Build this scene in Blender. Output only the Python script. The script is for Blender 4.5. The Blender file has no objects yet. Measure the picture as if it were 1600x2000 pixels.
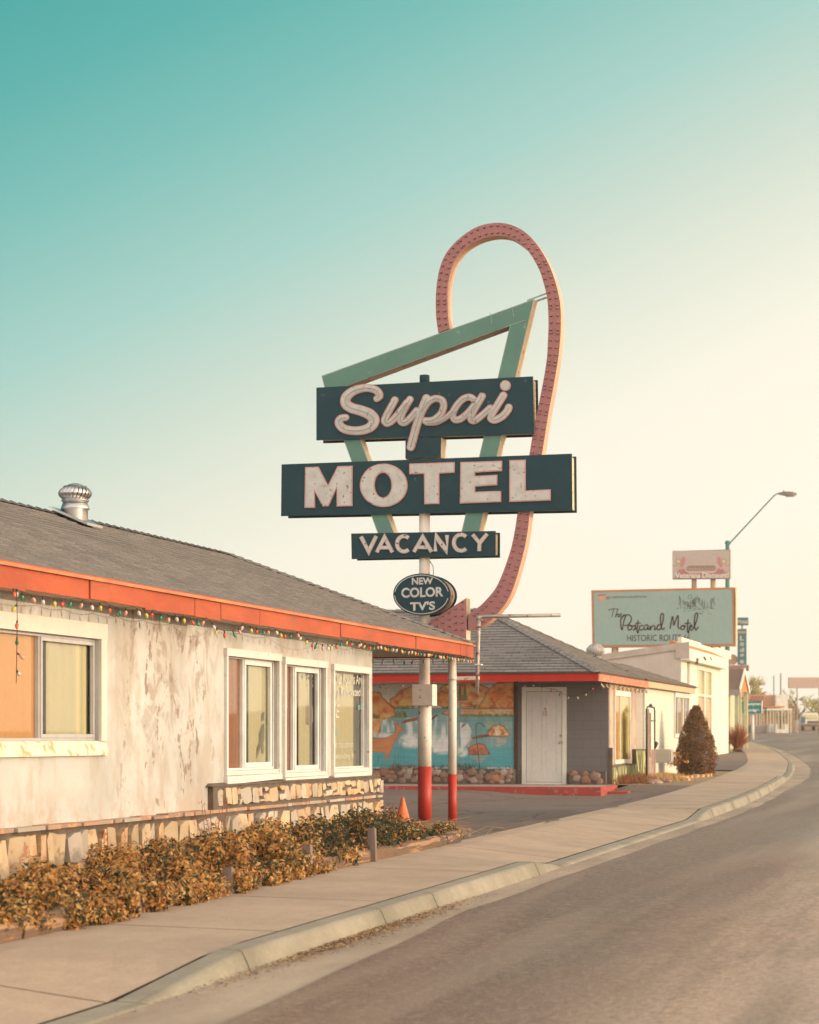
import bpy, bmesh, math, random
import numpy as np
from mathutils import Vector, Matrix
from mathutils.geometry import tessellate_polygon
R = math.radians
random.seed(7)
# ------------------------------------------------------------------ camera, world, sun, exposure
TH = math.atan(0.264); CS, SN = math.cos(TH), math.sin(TH)
EYE = 1.45; F = 4400.0
sc = bpy.context.scene
C = sc.collection
cam_d = bpy.data.cameras.new("camera"); cam = bpy.data.objects.new("camera", cam_d); C.objects.link(cam)
cam.location = (0, 0, EYE); cam.rotation_euler = (R(90), 0, TH)
cam_d.sensor_fit = 'VERTICAL'; cam_d.sensor_height = 36; cam_d.sensor_width = 28.8
cam_d.lens = F / 2000 * 36; cam_d.shift_y = 0.22
cam_d.clip_start = 0.3; cam_d.clip_end = 3000
cam_d.dof.use_dof = True; cam_d.dof.focus_distance = 28.0; cam_d.dof.aperture_fstop = 3.5
sc.camera = cam
SUN_EL, SUN_AZ = R(9.0), R(5.0)       # azimuth from +X towards +Y
sdir = Vector((math.cos(SUN_EL) * math.cos(SUN_AZ), math.cos(SUN_EL) * math.sin(SUN_AZ), math.sin(SUN_EL)))
sl = bpy.data.lights.new("sun", 'SUN'); sun = bpy.data.objects.new("sun", sl); C.objects.link(sun)
sl.energy = 2.65; sl.angle = R(0.6); sl.color = (1.0, 0.80, 0.55)
sun.rotation_euler = (-sdir).to_track_quat('-Z', 'Y').to_euler(); sun.location = (40, 30, 30)

def s2l(c):
    return tuple((v / 255 / 12.92) if v / 255 <= 0.04045 else ((v / 255 + 0.055) / 1.055) ** 2.4 for v in c)
w = bpy.data.worlds.new("World"); sc.world = w; w.use_nodes = True
nt = w.node_tree; nt.nodes.clear()
N = nt.nodes.new; L = nt.links.new
out = N('ShaderNodeOutputWorld'); bg = N('ShaderNodeBackground'); L(bg.outputs[0], out.inputs[0])
tc = N('ShaderNodeTexCoord')
dt = N('ShaderNodeVectorMath'); dt.operation = 'DOT_PRODUCT'; L(tc.outputs['Generated'], dt.inputs[0])
dt.inputs[1].default_value = (-0.45 * CS, -0.45 * SN, 1.0)   # up, less where the low sun stands
mr = N('ShaderNodeMapRange'); L(dt.outputs['Value'], mr.inputs[0]); mr.inputs[1].default_value = -0.1; mr.inputs[2].default_value = 1.0
ramp = N('ShaderNodeValToRGB'); L(mr.outputs[0], ramp.inputs[0])
stops = [(-0.1, (250, 240, 218)), (0.03, (249, 241, 222)), (0.10, (242, 237, 219)), (0.15, (219, 223, 206)), (0.19, (194, 211, 197)),
         (0.235, (160, 200, 190)), (0.30, (114, 182, 174)), (0.345, (84, 169, 163)), (0.40, (54, 156, 152)), (0.6, (30, 110, 122)), (1.0, (22, 88, 118))]
cr = ramp.color_ramp
for i, (v, c) in enumerate(stops):
    pos = (v + 0.1) / 1.1
    e = cr.elements[i] if i < 2 else cr.elements.new(pos)
    e.position = pos; e.color = (*s2l(c), 1)
cr.interpolation = 'LINEAR'
sky = N('ShaderNodeTexSky'); sky.sky_type = 'NISHITA'; sky.sun_disc = False; sky.sun_elevation = SUN_EL; sky.sun_rotation = R(90) - SUN_AZ
mixs = N('ShaderNodeMix'); mixs.data_type = 'RGBA'; mixs.blend_type = 'ADD'; mixs.inputs[0].default_value = 0.010
def dirglow(vec, lo, hi, col, prev):
    d = N('ShaderNodeVectorMath'); d.operation = 'DOT_PRODUCT'; L(tc.outputs['Generated'], d.inputs[0]); d.inputs[1].default_value = vec
    m = N('ShaderNodeMapRange'); m.interpolation_type = 'SMOOTHSTEP'; L(d.outputs['Value'], m.inputs[0]); m.inputs[1].default_value = lo; m.inputs[2].default_value = hi
    x = N('ShaderNodeVectorMath'); x.operation = 'SCALE'; x.inputs[0].default_value = col; L(m.outputs[0], x.inputs['Scale'])
    a = N('ShaderNodeVectorMath'); a.operation = 'ADD'; L(prev, a.inputs[0]); L(x.outputs[0], a.inputs[1]); return a.outputs[0]
L(ramp.outputs[0], mixs.inputs[6]); L(sky.outputs[0], mixs.inputs[7])
g1 = dirglow((CS, SN, 0.0), 0.30, 1.0, (1.7, 0.98, 0.50), mixs.outputs[2])      # bright warm sky round the low sun
g2 = dirglow((SN, -CS, 0.25), -0.25, 0.65, (1.24, 0.98, 0.83), g1)             # warm fill added to the unseen sky behind the camera, lifts shaded faces
L(g2, bg.inputs[0]); bg.inputs[1].default_value = 1.1
sc.view_settings.view_transform = 'Standard'; sc.view_settings.look = 'None'; sc.view_settings.exposure = 0; sc.view_settings.gamma = 1
sc.render.engine = 'CYCLES'
cy = sc.cycles; cy.use_denoising = True; cy.denoising_prefilter = 'ACCURATE'; cy.max_bounces = 6; cy.diffuse_bounces = 3; cy.glossy_bounces = 2; cy.transparent_max_bounces = 8
cy.volume_bounces = 0; cy.use_adaptive_sampling = True; cy.adaptive_threshold = 0.02; cy.sample_clamp_indirect = 4
cy.volume_step_rate = 4

# ------------------------------------------------------------------ where a line of sight meets the world
def at_d(px, py, D):
    p = (px - 800) / F
    return Vector((D * (p * CS - SN), D * (p * SN + CS), EYE + D * (1440 - py) / F))
def onY(px, py, Y):
    p = (px - 800) / F
    return at_d(px, py, Y / (p * SN + CS))
def onX(px, py, X):
    p = (px - 800) / F
    return at_d(px, py, X / (p * CS - SN))
def gz(y):
    if y < 75: return max(-0.12, 0.007 * (y - 14))
    return min(0.427 + 0.011 * (y - 75), 2.25)
def kx(y):     # the kerb line
    K = [(-30, -4.5), (40, -4.55), (50, -4.95), (62, -5.64), (76, -6.75), (93, -8.7), (112, -11.1), (135, -14.6), (160, -19.2), (190, -26), (230, -37), (300, -60)]
    for (a, xa), (b, xb) in zip(K, K[1:]):
        if y <= b:
            t = (y - a) / (b - a); return xa + (xb - xa) * t
    return K[-1][1]
def kxs(y): return (kx(y - 4) + kx(y - 2) + kx(y) + kx(y + 2) + kx(y + 4)) / 5 if y > 30 else kx(y)
def kh(y):     # height of the kerb above the gutter
    P = [(-50, .02), (11.5, .02), (13.15, .14), (22.3, .14), (23.4, .035), (34.6, .035), (36.2, .15), (58, .15), (60, .05), (70, .05), (72, .15), (400, .15)]
    for (a, ha), (b, hb) in zip(P, P[1:]):
        if y <= b: return ha + (hb - ha) * (y - a) / (b - a)
    return .15
def swz(x, y):  # pavement surface
    t = min(1, max(0, (kxs(y) - .15 - x) / 1.3))
    lo = gz(y) + kh(y) + .004; hi = gz(y) + .165
    return lo + (hi - lo) * min(1, t * 1.1)
LC = [(-9.1, 35.3, .07), (-8.4, 34.3, .09), (-12, 46.5, .335), (-8.15, 46.5, .22), (-6.0, 46.5, .36), (-6.0, 36, .305), (-6.0, 31, .27), (-6.0, 26, .235), (-8.3, 30.5, .10),
      (-13, 35, .15), (-18, 46, .40), (-7.2, 40, .22), (-9.5, 42, .16), (-7.3, 29, .17), (-7.6, 33, .13)]
def lotz(x, y):
    s = sw = 0
    for a, b, z in LC:
        q = 1 / (((x - a) ** 2 + (y - b) ** 2) + .05) ** 1.5; s += q * z; sw += q
    z = s / sw
    if x > -8.2:
        k = min(1, max(0, (y - 47.2) / 1.5)); z = z * (1 - k) + (gz(y) + .166) * k
    e = min(1, max(0, (-5.9 - x) / .8)); return (gz(y) + .16) * (1 - e) + z * e

# ------------------------------------------------------------------ materials
MATS = {}
def newmat(name):
    m = bpy.data.materials.new(name); m.use_nodes = True; MATS[name] = m
    t = m.node_tree; b = t.nodes['Principled BSDF']
    return m, t, b
def mixc(t, fac, a, b, mode='MIX'):
    n = t.nodes.new('ShaderNodeMix'); n.data_type = 'RGBA'; n.blend_type = mode
    for sock, v in ((n.inputs[0], fac), (n.inputs[6], a), (n.inputs[7], b)):
        if hasattr(v, 'links'): t.links.new(v, sock)
        elif isinstance(v, (int, float)): sock.default_value = v
        else: sock.default_value = (*v, 1)
    return n.outputs[2]
def noise(t, vec, scale, detail=4, rough=.55, dist=0):
    n = t.nodes.new('ShaderNodeTexNoise'); n.inputs['Scale'].default_value = scale; n.inputs['Detail'].default_value = detail
    n.inputs['Roughness'].default_value = rough; n.inputs['Distortion'].default_value = dist
    if vec: t.links.new(vec, n.inputs['Vector'])
    return n.outputs[0]
def rng(t, v, a, b, c=0, d=1):
    n = t.nodes.new('ShaderNodeMapRange'); t.links.new(v, n.inputs[0])
    for i, q in enumerate((a, b, c, d)): n.inputs[i + 1].default_value = q
    return n.outputs[0]
def mth(t, op, a, b=None):
    n = t.nodes.new('ShaderNodeMath'); n.operation = op
    for i, v in enumerate((a, b)):
        if v is None: continue
        if hasattr(v, 'links'): t.links.new(v, n.inputs[i])
        else: n.inputs[i].default_value = v
    return n.outputs[0]
def coords(t, scale=(1, 1, 1)):
    g = t.nodes.new('ShaderNodeNewGeometry'); mp = t.nodes.new('ShaderNodeMapping'); mp.inputs['Scale'].default_value = scale
    tcn = t.nodes.new('ShaderNodeTexCoord')
    t.links.new(tcn.outputs['Object'], mp.inputs[0]); return mp.outputs[0]
def bump(t, b, h, strength, dist=.02):
    n = t.nodes.new('ShaderNodeBump'); n.inputs['Strength'].default_value = strength; n.inputs['Distance'].default_value = dist
    t.links.new(h, n.inputs['Height']); t.links.new(n.outputs[0], b.inputs['Normal'])
def mat(name, col, col2=None, scale=4, rough=.8, metal=0, bmp=.15, wear=None, wearamt=.3, wscale=6, stretch=(1, 1, 1), spec=None):
    m, t, b = newmat(name)
    v = coords(t, stretch)
    col2 = col2 or tuple(c * .8 for c in col)
    n1 = noise(t, v, scale); n2 = noise(t, v, scale * 9, 3)
    f = rng(t, n1, .35, .65)
    c = mixc(t, f, col, col2)
    c = mixc(t, rng(t, n2, .3, .7, 0, .18), c, tuple(x * .55 for x in col))
    if 'stone' in name or 'cobble' in name:
        gi = t.nodes.new('ShaderNodeNewGeometry'); c = mixc(t, rng(t, gi.outputs['Random Per Island'], 0, 1, 0, .62), c, tuple(x * q for x, q in zip(col2, (.62, .56, .52))))
    if wear:
        wn = noise(t, v, wscale, 8, .65)
        c = mixc(t, rng(t, wn, .62 - wearamt * .2, .66 - wearamt * .2), c, wear)
    t.links.new(c, b.inputs['Base Color'])
    b.inputs['Roughness'].default_value = rough; b.inputs['Metallic'].default_value = metal
    if spec is not None: b.inputs['Specular IOR Level'].default_value = spec
    if bmp: bump(t, b, n2, bmp, .01)
    return m

m_plaster, t, b = newmat('aged_plaster')
v = coords(t)
base = mixc(t, rng(t, noise(t, v, .9), .35, .65), (.56, .56, .54), (.43, .44, .43))
base = mixc(t, rng(t, noise(t, coords(t, (1, 1, .5)), 2.2, 8, .65), .45, .60, 0, .7), base, (.38, .34, .28))
sep = t.nodes.new('ShaderNodeSeparateXYZ'); t.links.new(v, sep.inputs[0])
band = mth(t, 'MULTIPLY', rng(t, sep.outputs[1], .7, 1.2), rng(t, sep.outputs[1], 4.2, 3.2))
vert = rng(t, sep.outputs[2], 1.2, 2.0, .35, 1)
streak = noise(t, coords(t, (1, 1, .75)), 2.4, 12, .72, .8)
sf = mth(t, 'MULTIPLY', mth(t, 'MULTIPLY', rng(t, streak, .50, .56), band), vert)
base = mixc(t, mth(t, 'MULTIPLY', sf, .75), base, (.31, .26, .22))
sf2 = mth(t, 'MULTIPLY', rng(t, noise(t, coords(t, (1, 1, .6)), 5, 9, .7), .585, .60), band)
base = mixc(t, mth(t, 'MULTIPLY', sf2, .9), base, (.24, .185, .15))
low = rng(t, sep.outputs[2], .55, 1.0, 1, 0)
base = mixc(t, mth(t, 'MULTIPLY', rng(t, noise(t, v, 5, 6, .65), .47, .6), low), base, (.42, .33, .26))
t.links.new(base, b.inputs['Base Color']); b.inputs['Roughness'].default_value = .9
bump(t, b, noise(t, v, 22, 6, .7), .35, .012)

def roofmat(name, ax, slope, c1, c2):
    m, t, b = newmat(name)
    v = coords(t); s = t.nodes.new('ShaderNodeSeparateXYZ'); t.links.new(v, s.inputs[0])
    cb = t.nodes.new('ShaderNodeCombineXYZ'); t.links.new(s.outputs[ax], cb.inputs[0])
    t.links.new(mth(t, 'MULTIPLY', s.outputs[2], 1 / math.sin(slope)), cb.inputs[1])
    br = t.nodes.new('ShaderNodeTexBrick'); t.links.new(cb.outputs[0], br.inputs[0])
    br.inputs['Scale'].default_value = 1; br.inputs['Brick Width'].default_value = .30; br.inputs['Row Height'].default_value = .14
    br.inputs['Mortar Size'].default_value = .006; br.inputs['Color1'].default_value = (*c1, 1); br.inputs['Color2'].default_value = (*c2, 1)
    br.inputs['Mortar'].default_value = (.035, .035, .035, 1); br.inputs['Bias'].default_value = 0
    c = mixc(t, rng(t, noise(t, v, .7, 3), .35, .7, 0, .6), br.outputs[0], tuple(x * 1.35 for x in c2))
    c = mixc(t, rng(t, noise(t, v, 60, 3), .3, .7, 0, .4), c, (.06, .06, .06))
    t.links.new(c, b.inputs['Base Color']); b.inputs['Roughness'].default_value = .92
    bump(t, b, noise(t, v, 90, 2), .5, .004)
    return m
m_shing_office = roofmat('office_shingles', 1, math.atan(.4235), (.25, .225, .21), (.155, .145, .14))
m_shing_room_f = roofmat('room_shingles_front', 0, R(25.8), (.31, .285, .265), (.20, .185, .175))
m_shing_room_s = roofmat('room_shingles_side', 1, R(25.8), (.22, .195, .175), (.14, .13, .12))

m_fascia = mat('orange_fascia_paint', (.47, .095, .035), (.36, .07, .028), 2.2, .75, wear=(.24, .11, .075), wearamt=.14, wscale=12, bmp=.5, stretch=(1, .5, 1.5))
m_fascia_red = mat('red_fascia_paint', (.52, .022, .010), (.42, .018, .010), 3, .85, wear=(.2, .04, .03), wearamt=.05)
m_drip = mat('drip_edge', (.62, .24, .10), (.42, .14, .06), 6, .5, stretch=(1, .3, 1))
m_soffit = mat('soffit_paint', (.60, .47, .38), (.5, .4, .33), 2, .8)
m_white = mat('old_white_paint', (.74, .71, .67), (.66, .63, .59), 5, .6, wear=(.42, .28, .20), wearamt=-.15, wscale=9, bmp=.3)
m_white2 = mat('clean_white_paint', (.80, .76, .68), (.74, .7, .62), 2, .5, bmp=.05)
m_sill = mat('peeling_sill', (.78, .70, .58), (.70, .62, .5), 5, .7, wear=(.62, .38, .18), wearamt=.4, wscale=9, bmp=.4)
m_alu = mat('window_aluminium', (.55, .56, .56), (.5, .5, .5), 8, .4, .4, bmp=.02)
m_vinyl = mat('window_vinyl', (.78, .78, .75), None, 3, .4, bmp=.02)
def weave(name, c1, c2):
    m, t, b = newmat(name); v = coords(t)
    n = noise(t, coords(t, (1, 1, 18)), 14, 3); n3 = noise(t, coords(t, (1, 18, 1)), 14, 3)
    c = mixc(t, rng(t, n, .35, .65), c1, c2); c = mixc(t, rng(t, n3, .4, .7, 0, .35), c, c2)
    c = mixc(t, rng(t, noise(t, v, 1.5), .35, .7, 0, .35), c, c2)
    t.links.new(c, b.inputs['Base Color']); b.inputs['Roughness'].default_value = .95
    return m
m_cur_orange = weave('orange_curtain', (.60, .34, .15), (.50, .27, .11))
m_cur_brown = weave('brown_curtain', (.36, .17, .10), (.28, .13, .08))
m_blind = weave('pale_blind', (.53, .49, .33), (.42, .40, .29))
m_blind2 = weave('yellow_blind', (.60, .52, .27), (.55, .49, .30))
m_dark = mat('dark_interior', (.03, .032, .035), (.02, .02, .02), 2, .9, bmp=0)
m_gap = mat('grey_interior', (.16, .16, .155), (.10, .10, .10), 2, .9, bmp=0)
m_glass, t, b = newmat('window_glass')
t.nodes.remove(b); o = t.nodes['Material Output']; tr = t.nodes.new('ShaderNodeBsdfTransparent'); gl = t.nodes.new('ShaderNodeBsdfGlossy')
tr.inputs[0].default_value = (.93, .95, .92, 1); gl.inputs['Roughness'].default_value = .03; gl.inputs[0].default_value = (.9, .9, .9, 1)
fr = t.nodes.new('ShaderNodeFresnel'); fr.inputs[0].default_value = 1.5
mx = t.nodes.new('ShaderNodeMixShader'); t.links.new(fr.outputs[0], mx.inputs[0]); t.links.new(tr.outputs[0], mx.inputs[1]); t.links.new(gl.outputs[0], mx.inputs[2])
t.links.new(mx.outputs[0], o.inputs[0])
m_mortar = mat('mortar', (.15, .115, .09), (.10, .08, .065), 6, .95, bmp=.5)
STONE = [mat('cream_stone', (.68, .56, .37), (.50, .38, .25), 3, .85, wear=(.36, .18, .10), wearamt=.14, bmp=.5),
         mat('pale_stone', (.64, .57, .46), (.44, .38, .31), 4, .85, wear=(.34, .2, .13), wearamt=.15, bmp=.5),
         mat('rust_stone', (.54, .29, .15), (.64, .48, .30), 7, .85, wear=(.3, .12, .06), wearamt=.3, bmp=.5),
         mat('grey_stone', (.42, .38, .33), (.5, .45, .38), 6, .85, bmp=.5)]
m_flag = mat('flagstone_cap', (.48, .27, .17), (.36, .27, .22), 4, .85, bmp=.5, wear=(.60, .30, .14), wearamt=.4)
COB = [mat('red_cobble', (.40, .20, .14), (.30, .17, .13), 6, .8, bmp=.4), mat('brown_cobble', (.27, .17, .13), (.34, .24, .19), 6, .8, bmp=.4),
       mat('pale_cobble', (.48, .37, .31), (.4, .3, .25), 6, .8, bmp=.4), mat('orange_cobble', (.55, .24, .13), (.4, .2, .12), 5, .8, bmp=.4)]
m_greenstone = mat('green_yellow_stone', (.58, .60, .30), (.48, .5, .26), 5, .85, bmp=.4)
m_board = mat('dark_teal_enamel', (.007, .038, .050), (.012, .048, .062), 1.5, .5, spec=.25, wear=(.10, .14, .13), wearamt=-.28, wscale=7, bmp=.06)
m_lwhite = mat('letter_white', (.60, .57, .535), (.50, .475, .445), 6, .7, wear=(.10, .07, .06), wearamt=.06, wscale=16, bmp=.2)
m_lpink = mat('letter_pink_edge', (.62, .33, .30), (.52, .30, .26), 8, .6, wear=(.25, .14, .1), wearamt=.1, wscale=14)
m_neon = mat('neon_glass', (.40, .39, .36), None, 3, .2, bmp=0)
m_cream = mat('cream_sheet_metal', (.76, .62, .42), (.66, .52, .36), 3, .6, wear=(.36, .18, .09), wearamt=.10, wscale=8)
m_dkedge = mat('dark_edge', (.03, .04, .045), None, 3, .5)
m_pink = mat('faded_pink_enamel', (.42, .185, .18), (.36, .155, .15), 1.2, .65, spec=.3, wear=(.30, .26, .24), wearamt=-.25, wscale=4, bmp=.08)
m_pinkside = mat('pink_side', (.66, .42, .28), (.58, .34, .24), 2, .6)
m_bulbsock = mat('bulb_socket', (.14, .06, .055), (.10, .05, .05), 8, .45, .2, bmp=0)
m_bulbglass = mat('old_bulb_glass', (.42, .24, .22), None, 6, .25, bmp=0)
m_green = mat('seafoam_enamel', (.12, .25, .205), (.105, .22, .18), 1.3, .6, spec=.3, wear=(.22, .42, .33), wearamt=-.2, wscale=5, bmp=.06)
m_greenedge = mat('seafoam_trim', (.34, .40, .33), (.25, .3, .25), 5, .5, wear=(.25, .13, .09), wearamt=.1)
m_underrust = mat('rusty_underside', (.36, .27, .22), (.26, .18, .14), 4, .7, wear=(.12, .05, .03), wearamt=.2, wscale=7)
m_polew = mat('chalky_white_pole', (.86, .78, .69), (.76, .67, .58), 4, .6, wear=(.30, .12, .07), wearamt=.02, wscale=9)
m_poler = mat('red_pole_paint', (.52, .032, .014), (.42, .028, .014), 3, .5, wear=(.16, .02, .02), wearamt=.0, bmp=.1)
m_pipe = mat('galvanised_pipe', (.34, .30, .27), (.5, .45, .4), 9, .5, .5, wear=(.16, .08, .06), wearamt=.3)
m_cone = mat('orange_cone_plastic', (.80, .17, .05), (.72, .16, .05), 5, .55, bmp=.05)
m_vent = mat('galvanised_vent', (.62, .60, .57), (.5, .5, .5), 8, .28, .9, bmp=.05)
def blockmat(name, c, ax, mort=.6):
    m, t, b = newmat(name); v = coords(t); s = t.nodes.new('ShaderNodeSeparateXYZ'); t.links.new(v, s.inputs[0])
    cb = t.nodes.new('ShaderNodeCombineXYZ'); t.links.new(s.outputs[ax], cb.inputs[0]); t.links.new(s.outputs[2], cb.inputs[1])
    br = t.nodes.new('ShaderNodeTexBrick'); t.links.new(cb.outputs[0], br.inputs[0]); br.inputs['Scale'].default_value = 1
    br.inputs['Brick Width'].default_value = .40; br.inputs['Row Height'].default_value = .203; br.inputs['Mortar Size'].default_value = .008
    br.inputs['Color1'].default_value = (*c, 1); br.inputs['Color2'].default_value = (*[x * .96 for x in c], 1); br.inputs['Mortar'].default_value = (*[x * mort for x in c], 1)
    cc = mixc(t, rng(t, noise(t, v, 2), .4, .65, 0, .25), br.outputs[0], tuple(x * .75 for x in c))
    t.links.new(cc, b.inputs['Base Color']); b.inputs['Roughness'].default_value = .85
    bump(t, b, br.outputs['Fac'], -.5, .01); return m
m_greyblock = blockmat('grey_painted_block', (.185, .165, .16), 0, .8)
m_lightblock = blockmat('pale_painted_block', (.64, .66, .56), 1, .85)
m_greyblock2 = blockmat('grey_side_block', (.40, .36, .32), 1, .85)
m_stucco2 = mat('stained_peach_plaster', (.60, .44, .32), (.46, .34, .27), 2.5, .9, wear=(.36, .28, .24), wearamt=.5, wscale=3, stretch=(1, 1, .4), bmp=.4)
m_redkerb = mat('red_kerb_paint', (.42, .05, .035), (.30, .05, .04), 5, .7, wear=(.30, .20, .17), wearamt=.15, wscale=9)
m_walk = mat('walkway_concrete', (.42, .35, .30), (.34, .28, .24), 3, .9)
m_door = mat('white_door_paint', (.70, .66, .62), (.66, .62, .58), 2, .5, bmp=.05)
m_brass = mat('brass', (.60, .42, .20), None, 5, .35, .9, bmp=0)
m_woodtrim = mat('dark_wood_trim', (.10, .05, .035), (.07, .04, .03), 6, .8)
m_timber = mat('weathered_timber', (.19, .115, .07), (.10, .07, .05), 5, .95, stretch=(1, .10, 2.2), wear=(.34, .20, .11), wearamt=.5, wscale=7, bmp=1.0)
m_stake = mat('grey_stake', (.25, .19, .15), (.17, .13, .11), 6, .9, stretch=(2, 2, .3), bmp=.6)
m_soil = mat('dry_soil', (.20, .13, .085), (.14, .09, .06), 6, .95, bmp=.6)
# asphalt and concrete
def groundmat(name, c1, c2, big, fine, rough, stretch=(1, 1, 1), crack=None, streaks=None, bm=.5, speck=None):
    m, t, b = newmat(name); v = coords(t, stretch)
    c = mixc(t, rng(t, noise(t, v, big, 4, .6), .36, .64), c1, c2)
    fn = noise(t, coords(t), fine, 2, .7)
    c = mixc(t, rng(t, fn, .35, .65, 0, .65 if speck else .35), c, tuple(x * .5 for x in c1))
    if speck: c = mixc(t, rng(t, noise(t, coords(t), 17, 4, .8), .50, .60, 0, .6), c, speck); c = mixc(t, rng(t, noise(t, coords(t, (1, .8, 1)), 33, 3, .8), .42, .34, 0, .6), c, (.07, .05, .04))
    c = mixc(t, rng(t, noise(t, coords(t, (1, .5, 1)), 6, 6, .75), .38, .62, 0, .32), c, tuple(x * .62 for x in c1))
    if speck:
        vo = t.nodes.new('ShaderNodeTexVoronoi'); vo.inputs['Scale'].default_value = 55; t.links.new(coords(t), vo.inputs['Vector'])
        c = mixc(t, rng(t, vo.outputs['Distance'], .28, .18, 0, .7), c, speck)
    if streaks:
        c = mixc(t, rng(t, noise(t, coords(t, streaks[0]), streaks[1], 3, .5), .5, .7, 0, .6), c, streaks[2])
    if crack:
        nn = noise(t, coords(t), 1.2, 4); ad = t.nodes.new('ShaderNodeVectorMath'); ad.operation = 'ADD'
        cmb = t.nodes.new('ShaderNodeCombineXYZ'); t.links.new(nn, cmb.inputs[0]); t.links.new(noise(t, coords(t, (1, 1, 1)), 2.3, 4), cmb.inputs[1])
        t.links.new(coords(t), ad.inputs[0]); t.links.new(cmb.outputs[0], ad.inputs[1])
        vo = t.nodes.new('ShaderNodeTexVoronoi'); vo.feature = 'DISTANCE_TO_EDGE'; vo.inputs['Scale'].default_value = crack[0]; t.links.new(ad.outputs[0], vo.inputs['Vector'])
        c = mixc(t, rng(t, vo.outputs['Distance'], crack[1], crack[1] * .3, 0, .85), c, (.05, .038, .03))
    if name == 'road_asphalt':     # pale sunlit sheen painted into the lane colour, away from the kerb
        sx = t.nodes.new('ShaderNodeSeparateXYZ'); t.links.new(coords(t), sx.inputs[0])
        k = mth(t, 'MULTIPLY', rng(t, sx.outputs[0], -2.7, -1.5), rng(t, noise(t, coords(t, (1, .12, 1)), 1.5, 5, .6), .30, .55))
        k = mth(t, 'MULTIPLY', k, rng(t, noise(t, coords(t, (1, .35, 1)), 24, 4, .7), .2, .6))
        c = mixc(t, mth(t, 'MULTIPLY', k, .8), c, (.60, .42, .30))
    t.links.new(c, b.inputs['Base Color']); b.inputs['Roughness'].default_value = rough
    t.links.new(rng(t, noise(t, v, big * 2, 3), .3, .7, rough - .12, rough + .06), b.inputs['Roughness'])
    bump(t, b, fn, bm, .006)
    return m
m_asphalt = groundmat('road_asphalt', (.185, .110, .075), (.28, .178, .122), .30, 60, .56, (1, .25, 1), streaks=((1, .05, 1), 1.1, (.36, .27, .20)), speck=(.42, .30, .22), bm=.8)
m_lot = groundmat('lot_asphalt', (.21, .155, .13), (.165, .125, .105), .6, 60, .85, crack=(.42, .012))
m_conc = groundmat('pavement_concrete', (.50, .385, .285), (.39, .30, .225), .9, 42, .85, bm=.3)
m_kerb = groundmat('kerb_concrete', (.34, .31, .245), (.26, .24, .19), 1.6, 40, .85, bm=.25)
m_gutter = groundmat('gutter_concrete', (.47, .38, .29), (.30, .235, .18), 1.5, 45, .9, (1, .3, 1), bm=.3)
m_joint = mat('dark_joint_bed', (.10, .07, .05), None, 5, .95)  # dark bed seen through the gaps between slabs
m_earth = groundmat('dry_ground', (.34, .24, .14), (.25, .18, .11), .3, 20, .95)
m_litter = [mat('straw_litter', (.46, .27, .12), (.34, .2, .09), 9, .95), mat('dark_litter', (.12, .07, .04), None, 9, .95), mat('tan_litter', (.52, .36, .20), None, 9, .95)]
def leaf(name, c, tr=.35):
    m, t, b = newmat(name)
    b.inputs['Base Color'].default_value = (*c, 1); b.inputs['Roughness'].default_value = .55
    o = t.nodes['Material Output']; tl = t.nodes.new('ShaderNodeBsdfTranslucent'); tl.inputs[0].default_value = (*[min(1, x * 1.3) for x in c], 1)
    mx = t.nodes.new('ShaderNodeMixShader'); mx.inputs[0].default_value = tr
    t.links.new(b.outputs[0], mx.inputs[1]); t.links.new(tl.outputs[0], mx.inputs[2]); t.links.new(mx.outputs[0], o.inputs[0]); return m
LV = [leaf('gold_leaf', (.52, .27, .075)), leaf('tan_leaf', (.60, .38, .15)), leaf('olive_leaf', (.09, .085, .03)), leaf('dark_green_leaf', (.03, .05, .026)),
      leaf('red_leaf', (.34, .06, .03)), leaf('rust_leaf', (.30, .12, .035))]
m_stem = mat('brown_stem', (.24, .10, .06), None, 9, .9, bmp=0)

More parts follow.
